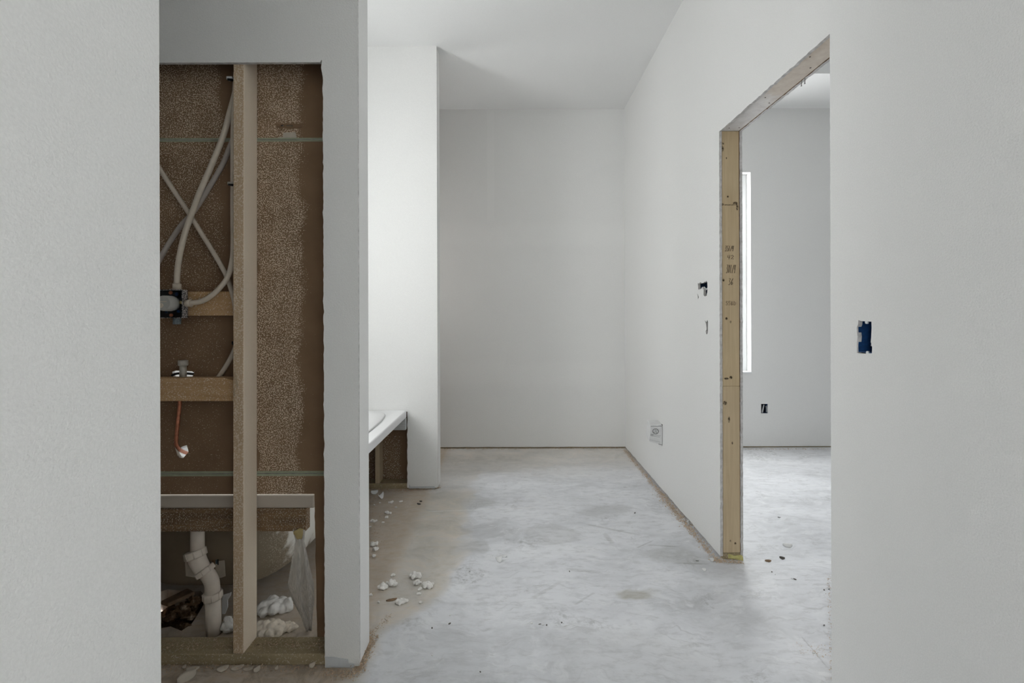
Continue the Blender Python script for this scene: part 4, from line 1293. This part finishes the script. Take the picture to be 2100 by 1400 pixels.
# broken dirt in the slab hole
dm = MB()
ND = 34
pcx, pcy = sum(p.x for p in pit) / len(pit), sum(p.y for p in pit) / len(pit)
for j in range(ND + 1):
    for i in range(ND + 1):
        x, y = pcx + (i / ND - 0.5) * 0.34, pcy + (j / ND - 0.5) * 0.36
        n1 = noise.fractal(Vector((x * 14, y * 14, 1.3)), 1.0, 2.0, 4)
        d = math.hypot((x - pcx) / 0.15, (y - pcy) / 0.16)
        z = -0.075 + 0.055 * n1 + 0.06 * max(0, 1 - d) - 0.02
        dm.v.append(Vector((x, y, min(z, 0.03))))
for j in range(ND):
    for i in range(ND):
        a = j * (ND + 1) + i
        dm.f.append((a, a + 1, a + ND + 2, a + ND + 1))
        dm.sm.append(True)
tag(put(dm, 'loose_dirt', DIRT, None, (pcx, pcy, -0.1)), 'broken brown dirt filling the hole in the slab under the tub', 'dirt', kind='stuff')
for i, (px, py, r, sq) in enumerate(((372, 1250, 15, (1, 0.8, 0.8)), (395, 1236, 14, (1, 0.8, 0.9)), (350, 1262, 11, (1, 0.8, 0.7)), (388, 1262, 11, (1.1, 0.8, 0.7)), (410, 1232, 8, (0.8, 0.8, 1.1)), (378, 1284, 9, (1.3, 0.7, 0.6)))):
    p = on_floor(px, py + r * 0.5, -0.01)
    k = p.y / F
    o = put(MB().blob(p + Vector((0, 0, r * k * 0.35)), r * k, i * 3.3 + 1, 0.9, 2.6, 22, 14, sq), 'dirt_clod', DIRT, None, p)
    tag(o, ('largest crusty brown clod in the middle of the slab hole', 'crusty clod at the back of the slab hole under the tub edge', 'dark clod at the left end of the slab hole', 'low crusty clod right of the largest one in the slab hole', 'tall clod in the slab hole nearest the drain', 'flat clod in the slab hole nearest the bottom plate')[i], 'clod', 'dirt clods in the slab hole')
pl = MB().hexa([on_floor(329, 1240, 0.02), on_floor(345, 1245, 0.02), on_floor(400, 1220, 0.03), on_floor(384, 1213, 0.03),
                on_floor(329, 1240, 0.02) + Vector((0, 0, 0.016)), on_floor(345, 1245, 0.02) + Vector((0, 0, 0.016)), on_floor(400, 1220, 0.03) + Vector((0, 0, 0.016)), on_floor(384, 1213, 0.03) + Vector((0, 0, 0.016))])
tag(put(pl, 'board_offcut', BROWNW, None, on_floor(360, 1235, 0.02), 0.004), 'brown board offcut lying across the dirt under the tub', 'offcut')
# stray torn drywall strip with screw holes between drain and stud
sp = [(456, 1221), (473, 1215), (472, 1222), (465, 1232), (464, 1248), (458, 1262), (452, 1262), (453, 1240)]
tag(sheet('drywall_strip', [xz(*p, 1.86) for p in sp], [], lambda a, b: Vector((a, 1.86 + 0.10 * (0.13 - b), max(0.002, b))), (0, -1, 0), 0.004, (CHIPW, CHIPW, CHIPW), None, at(460, 1262, 1.86)),
    'white torn strip standing between the drain and the stud', 'debris')

# sawdust drifts along the wall feet
sd = MB()


def drift(p, q, n, spread, size, up=0.004):
    for _ in range(n):
        t = RND.random()
        c = p.lerp(q, t) + Vector((RND.gauss(0, spread), RND.gauss(0, spread), 0))
        s = size * RND.uniform(0.35, 1.2)
        c.z = max(0.0, RND.gauss(0, up)) + s * 0.3
        a, e = RND.uniform(0, 6.28), RND.uniform(-0.6, 0.6)
        u = Vector((math.cos(a), math.sin(a), e)) * s
        v = Vector((-math.sin(a), math.cos(a), RND.uniform(-0.5, 0.5))) * s * RND.uniform(0.3, 0.8)
        w = u.cross(v).normalized() * s * 0.25
        sd.add([c - u - v, c + u - v * 0.6, c + v, c + w], [(0, 1, 2), (0, 3, 1), (1, 3, 2), (2, 3, 0)])


fl_ = on_floor
drift(fl_(733, 1375), fl_(761, 1308), 1100, 0.012, 0.0042, 0.006)
drift(fl_(668, 1380), fl_(735, 1382), 500, 0.014, 0.0035)
drift(fl_(762, 1300), fl_(800, 1262), 160, 0.010, 0.0026)
drift(fl_(330, 1368), fl_(660, 1369), 700, 0.012, 0.0035)
drift(fl_(836, 1006), fl_(903, 1000), 450, 0.012, 0.0048)
drift(fl_(760, 1003), fl_(835, 1006), 260, 0.018, 0.0055)
drift(fl_(905, 920), fl_(1280, 919), 700, 0.012, 0.0055)
drift(fl_(1282, 924), fl_(1470, 1152), 1900, 0.011, 0.0050, 0.006)
drift(fl_(1350, 1010), fl_(1420, 1090), 500, 0.022, 0.0055, 0.005)
drift(fl_(1465, 1150), fl_(1522, 1153), 320, 0.010, 0.0040)
drift(fl_(1526, 921), fl_(1700, 921), 200, 0.012, 0.0050)
drift(fl_(762, 1010), fl_(770, 1150), 320, 0.03, 0.0042)
drift(fl_(1700, 1180), fl_(1708, 1395), 250, 0.005, 0.0028)
drift(fl_(1640, 1333), fl_(1700, 1338), 90, 0.018, 0.0024)
p0 = Vector((-1.35, YS + 0.045, 0))
base_n = len(sd.v)
drift(Vector((-1.35, YS + 0.045, 0)), Vector((-0.65, YS + 0.045, 0)), 600, 0.018, 0.0035, 0.003)
for v in sd.v[base_n:]:
    v.z += 0.038
    v.y = min(max(v.y, YS + 0.002), YE - 0.002)
tag(put(sd, 'sawdust', SAWDUST, None, (0, 0, 0)), 'tan sawdust and plaster crumbs drifted along the wall feet', 'sawdust', kind='stuff')
